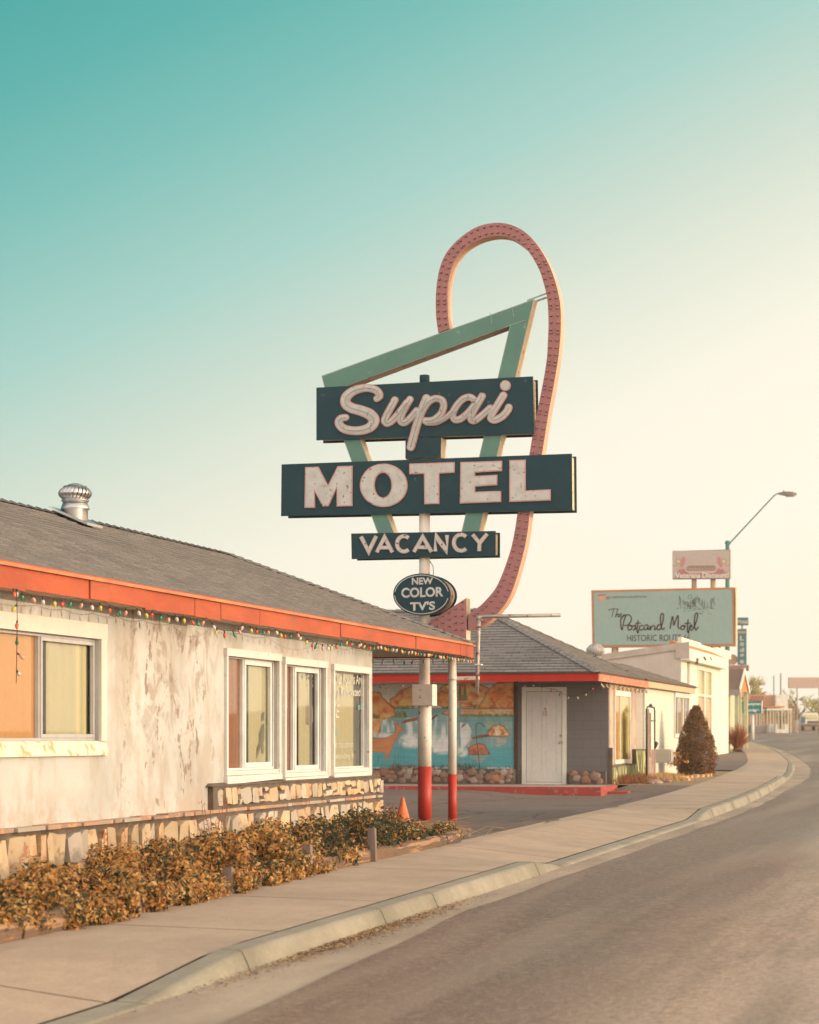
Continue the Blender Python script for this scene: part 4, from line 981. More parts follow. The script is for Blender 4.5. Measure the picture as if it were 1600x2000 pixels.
# dry straw and canes at the end of the bed
st = thing('dry_plant', (-6.9, 26.5, .25), 'dead straw coloured canes spilling from the end of the planting bed', 'dead plant')
mb = MB(); rr = random.Random(5)
for i in range(260):
    p = Vector((-6.95 + rr.gauss(0, .28), 26.4 + rr.gauss(0, .45), .24)); a = rr.gauss(.3, 1.0); l = rr.uniform(.15, .55); d = Vector((math.cos(a), math.sin(a) * .7, rr.uniform(.05, .55))).normalized()
    m_ = p + d * l * .5 + Vector((0, 0, .05)); e = p + d * l + Vector((0, 0, -.04)); mb.tube([p, m_, e], [.004, .003, .0015], 3, rr.choice([0, 0, 1]), False)
mb.build('stems', [m_litter[2], m_litter[0]], st)
rs = thing('bare_shrub', (-7.55, 20.9, .25), 'bare red twigged shoot with rusty leaves rising before the stone base', 'shrub')
mb = MB(); lf = MB(); rr = random.Random(8)
for i in range(9):
    p = Vector((-7.5 + rr.gauss(0, .05), 20.9 + rr.gauss(0, .08), .2)); a = rr.uniform(-.5, .5); e = p + Vector((rr.uniform(-.1, .2), a, rr.uniform(.45, .75))); m_ = p.lerp(e, .5) + Vector((0, .03, .02)); mb.tube([p, m_, e], [.006, .004, .002], 4, 0, False)
    for k in range(16):
        q = p.lerp(e, rr.uniform(.35, 1)) + Vector((rr.gauss(0, .03), rr.gauss(0, .04), rr.gauss(0, .03))); s_ = rr.uniform(.008, .02); t_ = Vector((rr.gauss(0, 1), rr.gauss(0, 1), rr.gauss(0, 1))).normalized(); u = t_.cross(Vector((.3, .2, 1))).normalized()
        lf.add([q - t_ * s_, q + u * s_ * .5, q + t_ * s_, q - u * s_ * .5], [(0, 1, 2, 3)], rr.choice([0, 1]))
mb.build('stems', leaf('red_stem', (.30, .09, .05), .1), rs); lf.build('leaves', [LV[4], LV[5]], rs)

# ------------------------------------------------------------------ far wing with the mural
FX, FY = -8.43, 49.1
RFX, RFY = -8.28, 47.1; FEZ = 2.836
rm = thing('motel_wing', (-12, 52, .4), 'far motel wing with painted landscape wall, grey hip roof and red fascia', 'building')
WZ = .41
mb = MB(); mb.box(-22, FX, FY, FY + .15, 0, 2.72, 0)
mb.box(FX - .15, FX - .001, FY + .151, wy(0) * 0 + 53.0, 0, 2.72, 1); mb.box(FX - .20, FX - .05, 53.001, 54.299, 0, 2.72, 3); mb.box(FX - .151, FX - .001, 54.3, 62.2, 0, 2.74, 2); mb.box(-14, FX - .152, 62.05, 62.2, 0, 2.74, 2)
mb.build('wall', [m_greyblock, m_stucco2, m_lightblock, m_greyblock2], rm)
# roof
pit = 1.54 / 3.18; A_ = Vector((RFX, RFY, FEZ)); AP = Vector((RFX - 3.18, RFY + 3.18, FEZ + 1.54)); BK = Vector((RFX, RFY + 6.36, FEZ)); LE = Vector((-24, RFY, FEZ)); LA = Vector((-24, RFY + 3.18, FEZ + 1.54)); LB = Vector((-24, RFY + 6.36, FEZ))
mb = MB(); shingle_slope(mb, LE, A_, AP, LA, 24, 0, .02); shingle_slope(mb, A_, BK, AP, AP, 24, 1, .02); shingle_slope(mb, BK, LB, LA, AP, 12, 0, .02)
hipcaps(mb, A_ + Vector((0, 0, .015)), AP + Vector((0, 0, .015)), .15, .15, 0); hipcaps(mb, LA, AP, .15, .3, 0); hipcaps(mb, BK, AP, .14, .3, 1)
Q0 = Vector((RFX, 62.4, FEZ)); Q1 = Vector((RFX - 1.73, 60.67, FEZ + .59)); Q2 = Vector((RFX - 1.73, 50.2, FEZ + .59)); Q3 = Vector((RFX, 53.4, FEZ)); Q4 = Vector((RFX - 3.46, 62.4, FEZ)); Q5 = Vector((RFX - 3.46, 52, FEZ))
shingle_slope(mb, Q3, Q0, Q1, Q2, 12, 1, .02); shingle_slope(mb, Q0, Q4, Q1, Q1, 12, 0, .02); shingle_slope(mb, Q4, Q5, Q2, Q1, 8, 1, .02); hipcaps(mb, Q0, Q1, .13, .3, 1)
mb.build('roof', [m_shing_room_f, m_shing_room_s], rm)
mb = MB(); mb.box(-24, RFX - .03, RFY, RFY + .03, 2.64, 2.80, 0); mb.box(RFX - .03, RFX, RFY, 53.9, 2.64, 2.80, 1); mb.box(RFX - .03, RFX, 53.92, 62.4, 2.655, 2.80, 2); mb.box(-12, RFX - .031, 62.37, 62.4, 2.655, 2.80, 2)
mb.build('fascia', [m_fascia_red, mat('salmon_fascia', (.62, .20, .10), (.5, .17, .1), 3, .6, wear=(.6, .4, .3), wearamt=.2), mat('peach_fascia', (.66, .44, .26), (.6, .4, .25), 3, .6)], rm)
mb = MB(); mb.box(-24, RFX + .02, RFY - .02, RFY + .03, 2.802, 2.834); mb.box(RFX - .03, RFX + .02, RFY + .031, 62.42, 2.802, 2.834); mb.build('drip_edge', [m_woodtrim], rm)
mb = MB(); mb.box(-24, RFX - .031, RFY + .031, FY - .001, 2.70, 2.715); mb.box(FX + .001, RFX - .031, FY - .0005, 62.3, 2.70, 2.715); mb.build('soffit', m_greyblock, rm)
# raised walkway with red kerb
mb = MB(); mb.box(-24, -8.25, 46.62, FY - .002, -.05, WZ - .002, 0); mb.box(-24, -8.14, 46.5, 46.62, -.05, WZ, 1); mb.box(-8.25, -8.14, 46.62, 48.6, -.05, WZ - .001, 1); mb.box(-8.14, -7.7, 47.3, 48.0, 0, .30, 1)
struct(mb.build('walkway', [m_walk, m_redkerb], None, .012))
# door
dr = MB(); d0, d1 = onY(1020, 1440, FY).x, onY(1107, 1440, FY).x; zt = onY(1060, 1342, FY).z; cw = .095
dr.box(d0, d0 + cw, FY - .04, FY - .001, WZ, zt); dr.box(d1 - cw, d1, FY - .04, FY - .001, WZ, zt); dr.box(d0 + cw, d1 - cw, FY - .04, FY - .001, zt - cw, zt); dr.box(d0 + cw, d1 - cw, FY - .05, FY - .001, WZ, WZ + .04)
case = dr.build('door', m_white2, rm)
dl = MB(); a, b_, z0, z1 = d0 + cw + .008, d1 - cw - .008, WZ + .05, zt - cw - .01; W_ = b_ - a; H_ = z1 - z0
# six raised panels: stiles and rails over a recessed sheet
dl.box(a, b_, FY - .016, FY - .001, z0, z1)
xs = [a, a + W_ * .14, a + W_ * .45, a + W_ * .55, a + W_ * .86, b_]; zsn = [z0, z0 + H_ * .10, z0 + H_ * .36, z0 + H_ * .43, z0 + H_ * .78, z0 + H_ * .82, z0 + H_ * .95, z1]
for i in (0, 2, 4): dl.box(xs[i], xs[i + 1], FY - .026, FY - .0165, z0, z1)
for i in (0, 2, 4, 6):
    for k in (1, 3): dl.box(xs[k] + .0005, xs[k + 1] - .0005, FY - .0255, FY - .0165, zsn[i], zsn[i + 1])
for i in (1, 3, 5):
    for k in (1, 3): dl.box(xs[k] + .025, xs[k + 1] - .025, FY - .023, FY - .0165, zsn[i] + .025, zsn[i + 1] - .025)
dl.build('door_leaf', m_door, case)
kb = MB(); q = onY(1096, 1450, FY); kb.lathe([(.028, -.03), (.028, -.036), (.012, -.04), (.012, -.06), (.028, -.072), (.026, -.09), (.01, -.096)], q, 16, 0, 'y'); q = onY(1096, 1437, FY); kb.lathe([(.026, -.03), (.026, -.045), (.012, -.05)], q, 16, 0, 'y'); kb.build('door_knob', m_brass, case)
kn = MB()
put_text(kn, '10', [(1060.5, 1388.5), (1068.5, 1388.5), (1068.5, 1398.5), (1060.5, 1398.5)], lambda x, y: onY(x, y, FY - .03), 0, .0); kn.prism([ellipse(1065, 1384.5, 2.3, 2.6, 12), ellipse(1065, 1384.5, 1.2, 1.5, 10)], pf(FY - .031), pf(FY - .028)); kn.build('door_number', mat('dull_red_metal', (.36, .15, .10), None, 5, .5), case)
mb = MB(); x0, x1 = onY(1004.5, 1440, FY).x, onY(1011, 1440, FY).x; mb.box(x0, x1, FY - .035, FY - .001, WZ, 2.70); mb.build('corner_board', m_woodtrim, rm)
# cobble planters along the wall
def cobbles(mb, x0, x1, Y, z0, z1, seed, r0=.06, r1=.13):
    rr = random.Random(seed); pl_ = []
    for _ in range(1600):
        r = rr.uniform(r0, r1); x = rr.uniform(x0 + r, x1 - r); z = rr.uniform(z0 + r * .7, z1 - r * .6)
        if all((x - a) ** 2 + (z - b_) ** 2 * 1.5 > ((r + c) * .70) ** 2 for a, b_, c in pl_): pl_.append((x, z, r))
    for x, z, r in pl_:
        o = len(mb.v); n = 14; sq = rr.uniform(.75, .95); mi = rr.choices([0, 1, 2, 3], [4, 4, 1.6, 1])[0]; ph = rr.uniform(0, 6)
        lobes = [1 + .10 * math.sin(2 * k + ph) + rr.uniform(-.05, .05) for k in range(n)]
        for lv, (f_, dep) in enumerate(((1.0, 0), (.93, .35), (.7, .62), (.35, .75))):
            for k in range(n):
                t = 6.283 * k / n; mb.v.append((x + r * f_ * lobes[k] * math.cos(t), Y - dep * r * .55, z + r * f_ * sq * lobes[k] * math.sin(t)))
        for lv in range(3):
            for k in range(n): a = o + lv * n + k; b_ = o + lv * n + (k + 1) % n; mb.f.append([a, b_, b_ + n, a + n]); mb.m.append(mi); mb.sm.append(True)
        mb.f.append([o + 3 * n + k for k in range(n)]); mb.m.append(mi); mb.sm.append(True)
cbx1 = onY(1003, 1440, 48.75).x; cpx = onY(1003, 1440, 48.75).x
mb = MB(); mb.box(-20, cbx1, 48.76, FY - .002, WZ, .745); c0_, c1_ = onY(1112, 1440, 48.9).x, onY(1183, 1440, 48.9).x; mb.box(c0_, c1_, 48.91, FY - .002, WZ, .70); mb.build('planter_mortar', m_mortar, rm)
mb = MB(); cobbles(mb, -16.5, cbx1, 48.765, WZ, .75, 3); cobbles(mb, c0_, c1_, 48.915, WZ, .70, 4, .09, .14); fixn(mb.build('cobble_facing', COB, rm))
# windows of the street side of the wing
def sidewin(pxa, pxb, pya, pyb, mats_, mid, frame_w=.05, hd=.12):
    y0, y1 = onX(pxa, 1440, FX).y, onX(pxb, 1440, FX).y; zt_ = onX(pxa, pya, FX).z; zb2 = onX(pxa, pyb, FX).z
    f = MB(); X0, X1 = FX + .001, FX + .045
    f.box(X0, X1, y0, y1, zt_ - hd, zt_); f.box(X0, X1, y0, y1, zb2, zb2 + .09); f.box(X0, X1 - .003, y0, y0 + frame_w, zb2 + .091, zt_ - hd - .001); f.box(X0, X1 - .003, y1 - frame_w, y1, zb2 + .091, zt_ - hd - .001)
    f.box(X0, X1 - .012, mid(y0, y1) - .02, mid(y0, y1) + .02, zb2 + .092, zt_ - hd - .002)
    wn = f.build('window', m_white2, rm)
    c = MB(); m_ = mid(y0, y1); c.box(X0, X0 + .006, y0 + frame_w, m_ - .02, zb2 + .09, zt_ - hd, 0); c.box(X0, X0 + .006, m_ + .02, y1 - frame_w, zb2 + .09, zt_ - hd, 1); c.build('curtain', mats_, wn)
    g = MB(); g.add([(X0 + .013, y0 + frame_w, zb2 + .09), (X0 + .013, y1 - frame_w, zb2 + .09), (X0 + .013, y1 - frame_w, zt_ - hd), (X0 + .013, y0 + frame_w, zt_ - hd)], [(0, 1, 2, 3)]); g.build('pane', m_glass, wn)
    return wn
sidewin(1198.5, 1228.5, 1348, 1492, [mat('ochre_curtain', (.68, .42, .15), (.6, .38, .15), 2), mat('yellow_curtain', (.66, .60, .24), (.70, .58, .30), 3)], lambda a, b_: a + (b_ - a) * .36)
sidewin(1316, 1332, 1352, 1440, [m_gap, mat('drab_curtain', (.42, .32, .24), None)], lambda a, b_: a + (b_ - a) * .35, .06)
sidewin(1332.5, 1344, 1354, 1436, [m_gap, mat('drab_curtain_dark', (.30, .24, .20), None)], lambda a, b_: a + (b_ - a) * .4, .06)
# greenish stone facing under that window
mb = MB(); ya, yb2 = onX(1198, 1440, FX + .1).y, onX(1264.5, 1440, FX + .1).y; ym = onX(1243, 1440, FX + .1).y; zl = onX(1220, 1493, FX + .1).z; zh = onX(1250, 1463, FX + .1).z
mb.box(FX + .001, FX + .09, FY - .02, ym, .2, zl); mb.box(FX + .001, FX + .09, ym, yb2, .2, zh); mb.box(FX + .001, FX + .09, FY - .02, ya - .02, zl, zh + .05); mb.build('stone_base_mortar', m_mortar, rm)
mb = MB(); stones(mb, FX + .09, ya, ym, .22, zl, .11, .26, 31, .15, .03, 1, [1], .014); stones(mb, FX + .09, ym + .02, yb2, .22, zh, .16, .30, 32, .3, .035, 1, [1], .016); stones(mb, FX + .09, FY + .02, ya - .02, .22, zh, .2, .3, 33, .3, .03, 1, [1], .016); fixn(mb.build('stone_facing', [m_greenstone], rm))
lights('string_lights', [(RFX + .02, RFY + .1 + i * .2, 2.62 - .035 * (i % 3)) for i in range(33)], .12, 'tight row of small bulbs under the salmon fascia of the far wing', 12, .2, 0, .9)
dP = lambda x, y: onY(x, y, RFY + .6)
lights('string_lights', [dP(1005, 1328), dP(1020, 1337), dP(1038, 1331), dP(1052, 1341), dP(1085, 1347), dP(1101, 1356), dP(1118, 1360), dP(1138, 1356), dP(1155, 1346), dP(1160, 1330)], .20, 'slack strand of bulbs drooping across the white door of the far wing', 13, .2, .05, 1.0)
lights('string_lights', [(x, RFY + .06, 2.60 - .03 * math.sin(i * 1.3)) for i, x in enumerate(fr(-14.2, onY(1000, 1440, RFY).x, .5))], .5, 'thin strand of bulbs above the painted landscape wall', 14, .2, .1, 1.0)

# ---- the painted landscape: paint itself, brushed on a fine grid
class Paint:
    def __init__(s, x0, x1, y0, y1, W, H, col):
        s.W, s.H = W, H; s.x = x0 + (np.arange(W) + .5) / W * (x1 - x0); s.y = y0 + (np.arange(H) + .5) / H * (y1 - y0)
        s.X, s.Y = np.meshgrid(s.x, s.y); s.img = np.zeros((H, W, 3)); s.img[:] = col; s.rs = np.random.RandomState(5)
    def nz(s, fx, fy, oct=3):
        out = np.zeros((s.H, s.W)); amp = 1; tot = 0
        for o in range(oct):
            gx, gy = int(fx * 2 ** o) + 2, int(fy * 2 ** o) + 2; g = s.rs.rand(gy + 1, gx + 1)
            u = np.linspace(0, gx - 1e-6, s.W); v = np.linspace(0, gy - 1e-6, s.H); iu = u.astype(int); iv = v.astype(int); fu = u - iu; fv = v - iv; fu = fu * fu * (3 - 2 * fu); fv = fv * fv * (3 - 2 * fv)
            a = g[iv][:, iu]; b = g[iv][:, iu + 1]; c = g[iv + 1][:, iu]; d = g[iv + 1][:, iu + 1]
            out += amp * ((a * (1 - fu) + b * fu) * (1 - fv[:, None]) + (c * (1 - fu) + d * fu) * fv[:, None]); tot += amp; amp *= .55
        return out / tot
    def inside(s, poly):
        m = np.zeros((s.H, s.W), bool); n = len(poly)
        for i in range(n):
            x1, y1 = poly[i]; x2, y2 = poly[(i + 1) % n]
            if y1 == y2: continue
            c = ((y1 > s.Y) != (y2 > s.Y)) & (s.X < (x2 - x1) * (s.Y - y1) / (y2 - y1) + x1); m ^= c
        return m
    def mix(s, m, col, a=1.0):
        k = (m.astype(float) * a)[..., None]; s.img = s.img * (1 - k) + np.array(col) * k
    def poly(s, p, col, a=1.0): m = s.inside(p); s.mix(m, col, a); return m
    def dist(s, pts):
        d = np.full((s.H, s.W), 1e9)
        for (x1, y1), (x2, y2) in zip(pts, pts[1:]):
            dx, dy = x2 - x1, y2 - y1; q = np.clip(((s.X - x1) * dx + (s.Y - y1) * dy) / (dx * dx + dy * dy + 1e-9), 0, 1); d = np.minimum(d, np.hypot(s.X - x1 - q * dx, s.Y - y1 - q * dy))
        return d
    def line(s, pts, w, col, a=1.0, soft=.5): d = s.dist(pts); s.mix(np.clip((w - d) / (w * soft + 1e-6), 0, 1), col, a)
    def glow(s, m0, pts, w, col, a): d = s.dist(pts); s.mix(np.exp(-(d / w) ** 2) * m0, col, a)
    def surface(s, name, P, m, parent, Q=None):
        xs = np.linspace(s.x[0], s.x[-1], s.W + 1); ys_ = np.linspace(s.y[0], s.y[-1], s.H + 1); vs = [P(x, y) for y in ys_ for x in xs]; w_ = s.W + 1
        mb = MB(); mb.add(vs, [(j * w_ + i, (j + 1) * w_ + i, (j + 1) * w_ + i + 1, j * w_ + i + 1) for j in range(s.H) for i in range(s.W)])
        o = mb.build(name, m, parent); ca = o.data.color_attributes.new('paint', 'FLOAT_COLOR', 'CORNER')
        pad = np.zeros((s.H + 1, s.W + 1, 3)); cnt = np.zeros((s.H + 1, s.W + 1, 1))
        for dj in (0, 1):
            for di in (0, 1): pad[dj:dj + s.H, di:di + s.W] += s.img; cnt[dj:dj + s.H, di:di + s.W] += 1
        pad /= cnt; buf = np.ones((s.H, s.W, 4, 4))
        for q, (dj, di) in enumerate(((0, 0), (1, 0), (1, 1), (0, 1))): buf[:, :, q, :3] = pad[dj:dj + s.H, di:di + s.W]
        ca.data.foreach_set('color', buf.reshape(-1)); return o
def paintmat(name, rough=.8, block=False, gain=1):
    m, t, b = newmat(name); a = t.nodes.new('ShaderNodeVertexColor'); a.layer_name = 'paint'; c = a.outputs[0]; v = coords(t)
    c = mixc(t, rng(t, noise(t, v, 8, 5), .35, .7, 0, .25), c, (.35, .28, .22))
    if block:
        s = t.nodes.new('ShaderNodeSeparateXYZ'); t.links.new(v, s.inputs[0]); cb = t.nodes.new('ShaderNodeCombineXYZ'); t.links.new(s.outputs[0], cb.inputs[0]); t.links.new(s.outputs[2], cb.inputs[1])
        br = t.nodes.new('ShaderNodeTexBrick'); t.links.new(cb.outputs[0], br.inputs[0]); br.inputs['Scale'].default_value = 1; br.inputs['Brick Width'].default_value = .40; br.inputs['Row Height'].default_value = .203; br.inputs['Mortar Size'].default_value = .006
        c = mixc(t, mth(t, 'MULTIPLY', br.outputs['Fac'], .2), c, (.10, .06, .04)); bump(t, b, br.outputs['Fac'], -.5, .01)
    t.links.new(c, b.inputs['Base Color']); b.inputs['Roughness'].default_value = rough; return m
p = Paint(-120, 1572, 44, 1010, 340, 200, (.50, .47, .41))
r1 = (.60, .17, .05); r2 = (.90, .40, .15); rd = (.13, .035, .015); wt = (.72, .69, .64); bl = (.12, .36, .42); bl2 = (.04, .29, .34); gn = (.10, .13, .05)
nA = p.nz(9, 7); nB = p.nz(40, 5, 2); nC = p.nz(30, 20); nD = p.nz(26, 18)
def rock(poly, lit=r2, dk=r1):
    m = p.inside(poly); p.mix(m, dk, 1); p.mix(m * np.clip((nA * .5 + nD * .5) * 3.2 - 1.05, 0, 1), lit, .95); p.mix(m * np.clip(.55 - nD, 0, 1) * 1.6, rd, .6); p.glow(m, poly + [poly[0]], 10, rd, .9)
    for k in range(6):
        xs_ = [q[0] for q in poly]; ys2 = [q[1] for q in poly]; x = p.rs.uniform(min(xs_), max(xs_)); y = p.rs.uniform(min(ys2), max(ys2)); pts = [(x, y)]
        for _ in range(5): x += p.rs.uniform(-45, 45); y += p.rs.uniform(5, 40); pts.append((x, y))
        p.glow(m, pts, 6, rd, .7)
p.poly([(-120, 345), (1572, 345), (1572, 1010), (-120, 1010)], (.12, .28, .31))
rock([(225, 250), (290, 210), (330, 160), (400, 130), (450, 110), (520, 100), (560, 200), (520, 330), (240, 345)])
rock([(700, 300), (720, 190), (780, 120), (850, 80), (900, 90), (900, 330), (700, 340)]); rock([(985, 75), (1060, 60), (1150, 68), (1240, 100), (1310, 135), (1290, 330), (985, 340)], (.85, .50, .25))
rock([(1190, 320), (1240, 250), (1260, 180), (1320, 120), (1400, 60), (1572, 50), (1572, 350), (1200, 350)]); rock([(985, 350), (1572, 350), (1572, 440), (985, 420)], (.85, .48, .22), (.7, .32, .14))
rock([(720, 230), (780, 160), (870, 190), (900, 340), (720, 345)]); p.poly([(560, 270), (700, 285), (800, 345), (560, 345)], (.66, .56, .45))
m = p.Y > 350; p.mix(m * np.clip(nB * 1.8 - .5, 0, 1), (.26, .40, .41), .5); p.poly([(-120, 760), (1572, 780), (1572, 1010), (-120, 1010)], bl2, .8); p.mix((p.Y > 760) * np.clip(p.nz(14, 40, 2) * 2 - .9, 0, 1), (.03, .24, .30), .7)
def trees(x0, x1, y, h, n):
    for _ in range(n):
        x = p.rs.uniform(x0, x1); hh = h * p.rs.uniform(.4, 1.1); w_ = hh * .35; c = [(.07, .12, .04), (.13, .17, .06), (.20, .20, .08)][p.rs.randint(3)]; p.poly([(x - w_, y + 8), (x, y - hh), (x + w_, y + 8)], c, .85)
trees(245, 520, 352, 38, 60); trees(985, 1560, 432, 34, 110); trees(800, 900, 350, 36, 20); trees(1100, 1230, 345, 34, 25); trees(280, 400, 440, 70, 22)
for x in (1040, 985):
    p.line([(x, 345), (x, 150)], 4, (.45, .22, .10))
    for k in range(13): yy = 95 + k * 13; w_ = 8 + k * 2.6; p.poly([(x - w_, yy + 14), (x, yy - 8), (x + w_, yy + 14)], (.13, .17, .06), .85)
rock([(55, 165), (130, 175), (150, 230), (230, 300), (285, 370), (285, 430), (200, 470), (140, 520), (110, 640), (-120, 640), (-120, 165)]); trees(60, 120, 450, 50, 8); trees(160, 240, 500, 60, 14)
# falls
for poly in ([(130, 480), (230, 455), (280, 500), (270, 600), (140, 620)], [(400, 460), (520, 440), (560, 640), (520, 760), (420, 700)], [(680, 430), (760, 400), (900, 440), (910, 800), (700, 830), (660, 600)], [(985, 500), (1070, 510), (1120, 600), (1090, 690), (1000, 830)]):
    m = p.inside(poly); p.mix(m, (.22, .38, .40), .7); p.mix(m * np.clip(p.nz(70, 3, 1) * 2.4 - .7, 0, 1), wt, .95)
for cx, cy, rx, ry in ((470, 700, 120, 70), (790, 740, 150, 90), (1010, 820, 60, 50), (150, 640, 110, 26), (640, 640, 60, 60), (430, 720, 80, 55)):
    d = np.hypot((p.X - cx) / rx, (p.Y - cy) / ry); p.mix(np.clip(1.3 - d, 0, 1) ** .6 * np.clip(nC * 2 - .2, 0, 1), wt, 1)
rock([(340, 520), (400, 470), (520, 445), (560, 470), (420, 500)], (.55, .16, .08), (.4, .1, .06)); rock([(660, 470), (740, 405), (750, 425), (690, 475)], (.4, .14, .08), (.3, .09, .06)); rock([(780, 410), (840, 365), (900, 370), (900, 440)]); rock([(1000, 555), (1020, 520), (1055, 515), (1010, 560)], (.4, .14, .08), (.3, .09, .06))
for k in range(70):
    x = p.rs.choice([p.rs.uniform(1270, 1370), p.rs.uniform(1450, 1560)]); p.line([(x, 570), (x + p.rs.uniform(-30, 30), p.rs.uniform(450, 520))], 1.6, (.35, .42, .25), .6)
rock([(1280, 655), (1285, 590), (1340, 535), (1400, 520), (1460, 540), (1500, 600), (1540, 640), (1490, 655)], (.84, .55, .32)); p.poly([(1350, 560), (1410, 545), (1430, 640), (1380, 650)], (.85, .65, .48), .6)
for k in range(9):
    x = 1110 + k * 20; rock([(x, 680 - k * 3), (x + 10, 655 - k * 4), (x + 28, 655 - k * 4), (x + 34, 682 - k * 3)], (.6, .3, .2), (.45, .2, .12))
rock([(1070, 780), (1120, 745), (1180, 725), (1250, 735), (1290, 800), (1320, 852), (1080, 855)], (.46, .17, .09), (.36, .12, .07)); p.line([(1080, 760), (1075, 720), (1110, 680)], 12, (.55, .36, .28), .8)
for k in range(22):
    y = p.rs.uniform(665, 760); c = 1410; w_ = 130 * (1 - (y - 660) / 130); x = c + p.rs.uniform(-w_, w_) * .6; p.line([(x - w_ * .5, y), (x + w_ * .5, y)], 3, (.56, .36, .28), .7)
for k in range(14): y = 860 + k * 6; w_ = 105 * (1 - k / 16); p.line([(1195 - w_, y), (1195 + w_, y)], 2.6, (.44, .30, .26), .55)
# deer
db = (.44, .15, .06); deer = [(-120, 660), (60, 668), (150, 672), (215, 655), (265, 630), (290, 600), (295, 565), (290, 545), (268, 525), (266, 495), (290, 520), (300, 530), (303, 495), (318, 488), (324, 525), (345, 548), (390, 585), (380, 602), (345, 600), (330, 612), (320, 650), (285, 710), (262, 750), (258, 790), (235, 822), (222, 850), (232, 925), (220, 932), (205, 850), (192, 860), (178, 930), (163, 960), (170, 900), (175, 832), (60, 822), (-120, 800)]
m = p.poly(deer, db); p.mix(m * np.clip(nA * 2 - .7, 0, 1), (.56, .23, .10), .8); p.glow(m, deer + [deer[0]], 7, (.2, .05, .03), .6); p.line([(333, 568), (336, 568)], 5, (.6, .6, .4)); p.line([(334, 568), (335, 568)], 2.4, (.02, .02, .02)); p.line([(345, 520), (385, 520)], 7, (.5, .2, .1), .8)
for x, y, h in ((280, 950, 150), (300, 950, 90), (350, 950, 260), (330, 950, 170), (385, 960, 170), (100, 950, 90), (95, 940, 70), (145, 940, 60)): p.line([(x, y), (x + p.rs.uniform(-18, 30), y - h)], 2.6, (.06, .09, .06), .9)
for k in range(160): x = p.rs.uniform(230, 900); h = p.rs.uniform(10, 60) * (1.3 if p.rs.rand() < .2 else .7); p.line([(x, 1000), (x + p.rs.uniform(-25, 25), 1000 - h)], 3.0, [(.05, .05, .04), (.22, .11, .07)][p.rs.randint(2)], .8)
for a, b_ in (((145, 90), (178, 96)), ((178, 130), (212, 118))): p.line([a, ((a[0] + b_[0]) / 2, a[1] + 4), b_], 3.2, (.08, .06, .06))
for k in range(4):      # illegible painter's signature
    y = 878 + k * 20; x = 1385
    while x < 1500: l = p.rs.uniform(6, 16); p.line([(x, y + p.rs.uniform(-4, 6)), (x + l, y + p.rs.uniform(-6, 6))], 2.4, (.03, .16, .20), .85); x += l + p.rs.uniform(0, 7)
p.mix((p.Y > 985) * np.clip(nC * 2 - .5, 0, 1), (.6, .62, .58), .8)
p.img = np.clip(p.img * 1.5, 0, .9)
mp_ = lambda x, y: onY(x / 5.517 + 720, y / 5.517 + 1320, FY) + Vector((0, -.006, 0))
p.surface('painted_landscape', mp_, paintmat('mural_paint', .8, True), rm)
# small things by the painted wall
hk = thing('plant_hook', onY(936, 1503, 48.9), 'thin black shepherd hook standing in the cobble planter before the painted wall', 'garden hook')
mb = MB(); H = lambda x, y: onY(x / 5.517 + 720, y / 5.517 + 1320, 48.9); mb.tube([H(1198, 1000), H(1180, 800), H(1158, 640), H(1156, 545), H(1168, 515), H(1195, 505), H(1220, 515), H(1240, 545), H(1258, 550)], .008, 6); mb.build('rod', m_dkedge, hk)
wd = thing('dry_weeds', onY(800, 1503, 48.9), 'dark dry weeds growing along the cobble planter below the painted deer', 'weeds'); mb = MB(); rr = random.Random(17)
for i in range(230):
    px = rr.choice([rr.gauss(790, 22), rr.uniform(735, 1000), rr.gauss(905, 14)]); q = onY(px, 1503, 48.93); h = rr.uniform(.04, .16) * (2.6 if rr.random() < .05 else 1); mb.tube([q, q + Vector((rr.gauss(0, .05), rr.uniform(-.05, .03), h))], [.005, .002], 3, rr.choice([0, 1]), False)
mb.build('stems', [m_litter[1], m_litter[0]], wd)

# ------------------------------------------------------------------ wire tower, utility box, cone shrub by the far wing
TX = FX + .55; tP = lambda px, py: onX(px, py, TX)
tw = thing('garden_thermometer', tP(1271, 1523), 'tall black wrought metal garden tower with a finial, against the pale block wall', 'garden ornament')
mb = MB(); ty = lambda px: tP(px, 1440).y; tz = lambda py: tP(1271, py).z; ya_, yb_ = ty(1263), ty(1279)
mb.tube([(TX, ya_, tz(1520)), (TX, ya_, tz(1388)), (TX, ya_ + .1, tz(1381)), (TX, yb_ - .1, tz(1381)), (TX, yb_, tz(1388)), (TX, yb_, tz(1520)), (TX, ya_, tz(1520))], .018, 6)
for y_, z_ in ((ya_ - .12, 1405), (yb_ + .12, 1407)): mb.tube([(TX, y_, tz(z_)), (TX, (ya_ + yb_) / 2, tz(z_ - 3 if y_ < ya_ else z_ + 1))], .014, 5)
for k, h in ((-.18, 3), (-.09, 5), (0, 7), (.09, 5), (.18, 3)): mb.tube([(TX, (ya_ + yb_) / 2 + k * .8, tz(1381)), (TX, (ya_ + yb_) / 2 + k * 1.2, tz(1381 - h))], .016, 5)
mb.tube([(TX + .05, yb_ + .05, tz(1452)), (TX + .05, yb_ - .3, tz(1460)), (TX + .05, yb_ - .1, tz(1450))], .03, 5); mb.box(TX - .09, TX + .09, ya_ - .05, yb_ + .05, tz(1528), tz(1521)); mb.build('frame', m_dkedge, tw)
mb = MB(); mb.box(TX - .03, TX + .01, ya_ + .03, ya_ + .35, tz(1517), tz(1385), 0); 
for k in range(44): z_ = tz(1517) + (tz(1392) - tz(1517)) * k / 44; mb.box(TX - .02, TX + .03, ya_ + .02, yb_ - .03 if k < 19 else ya_ + .36, z_, z_ + .022, 1)
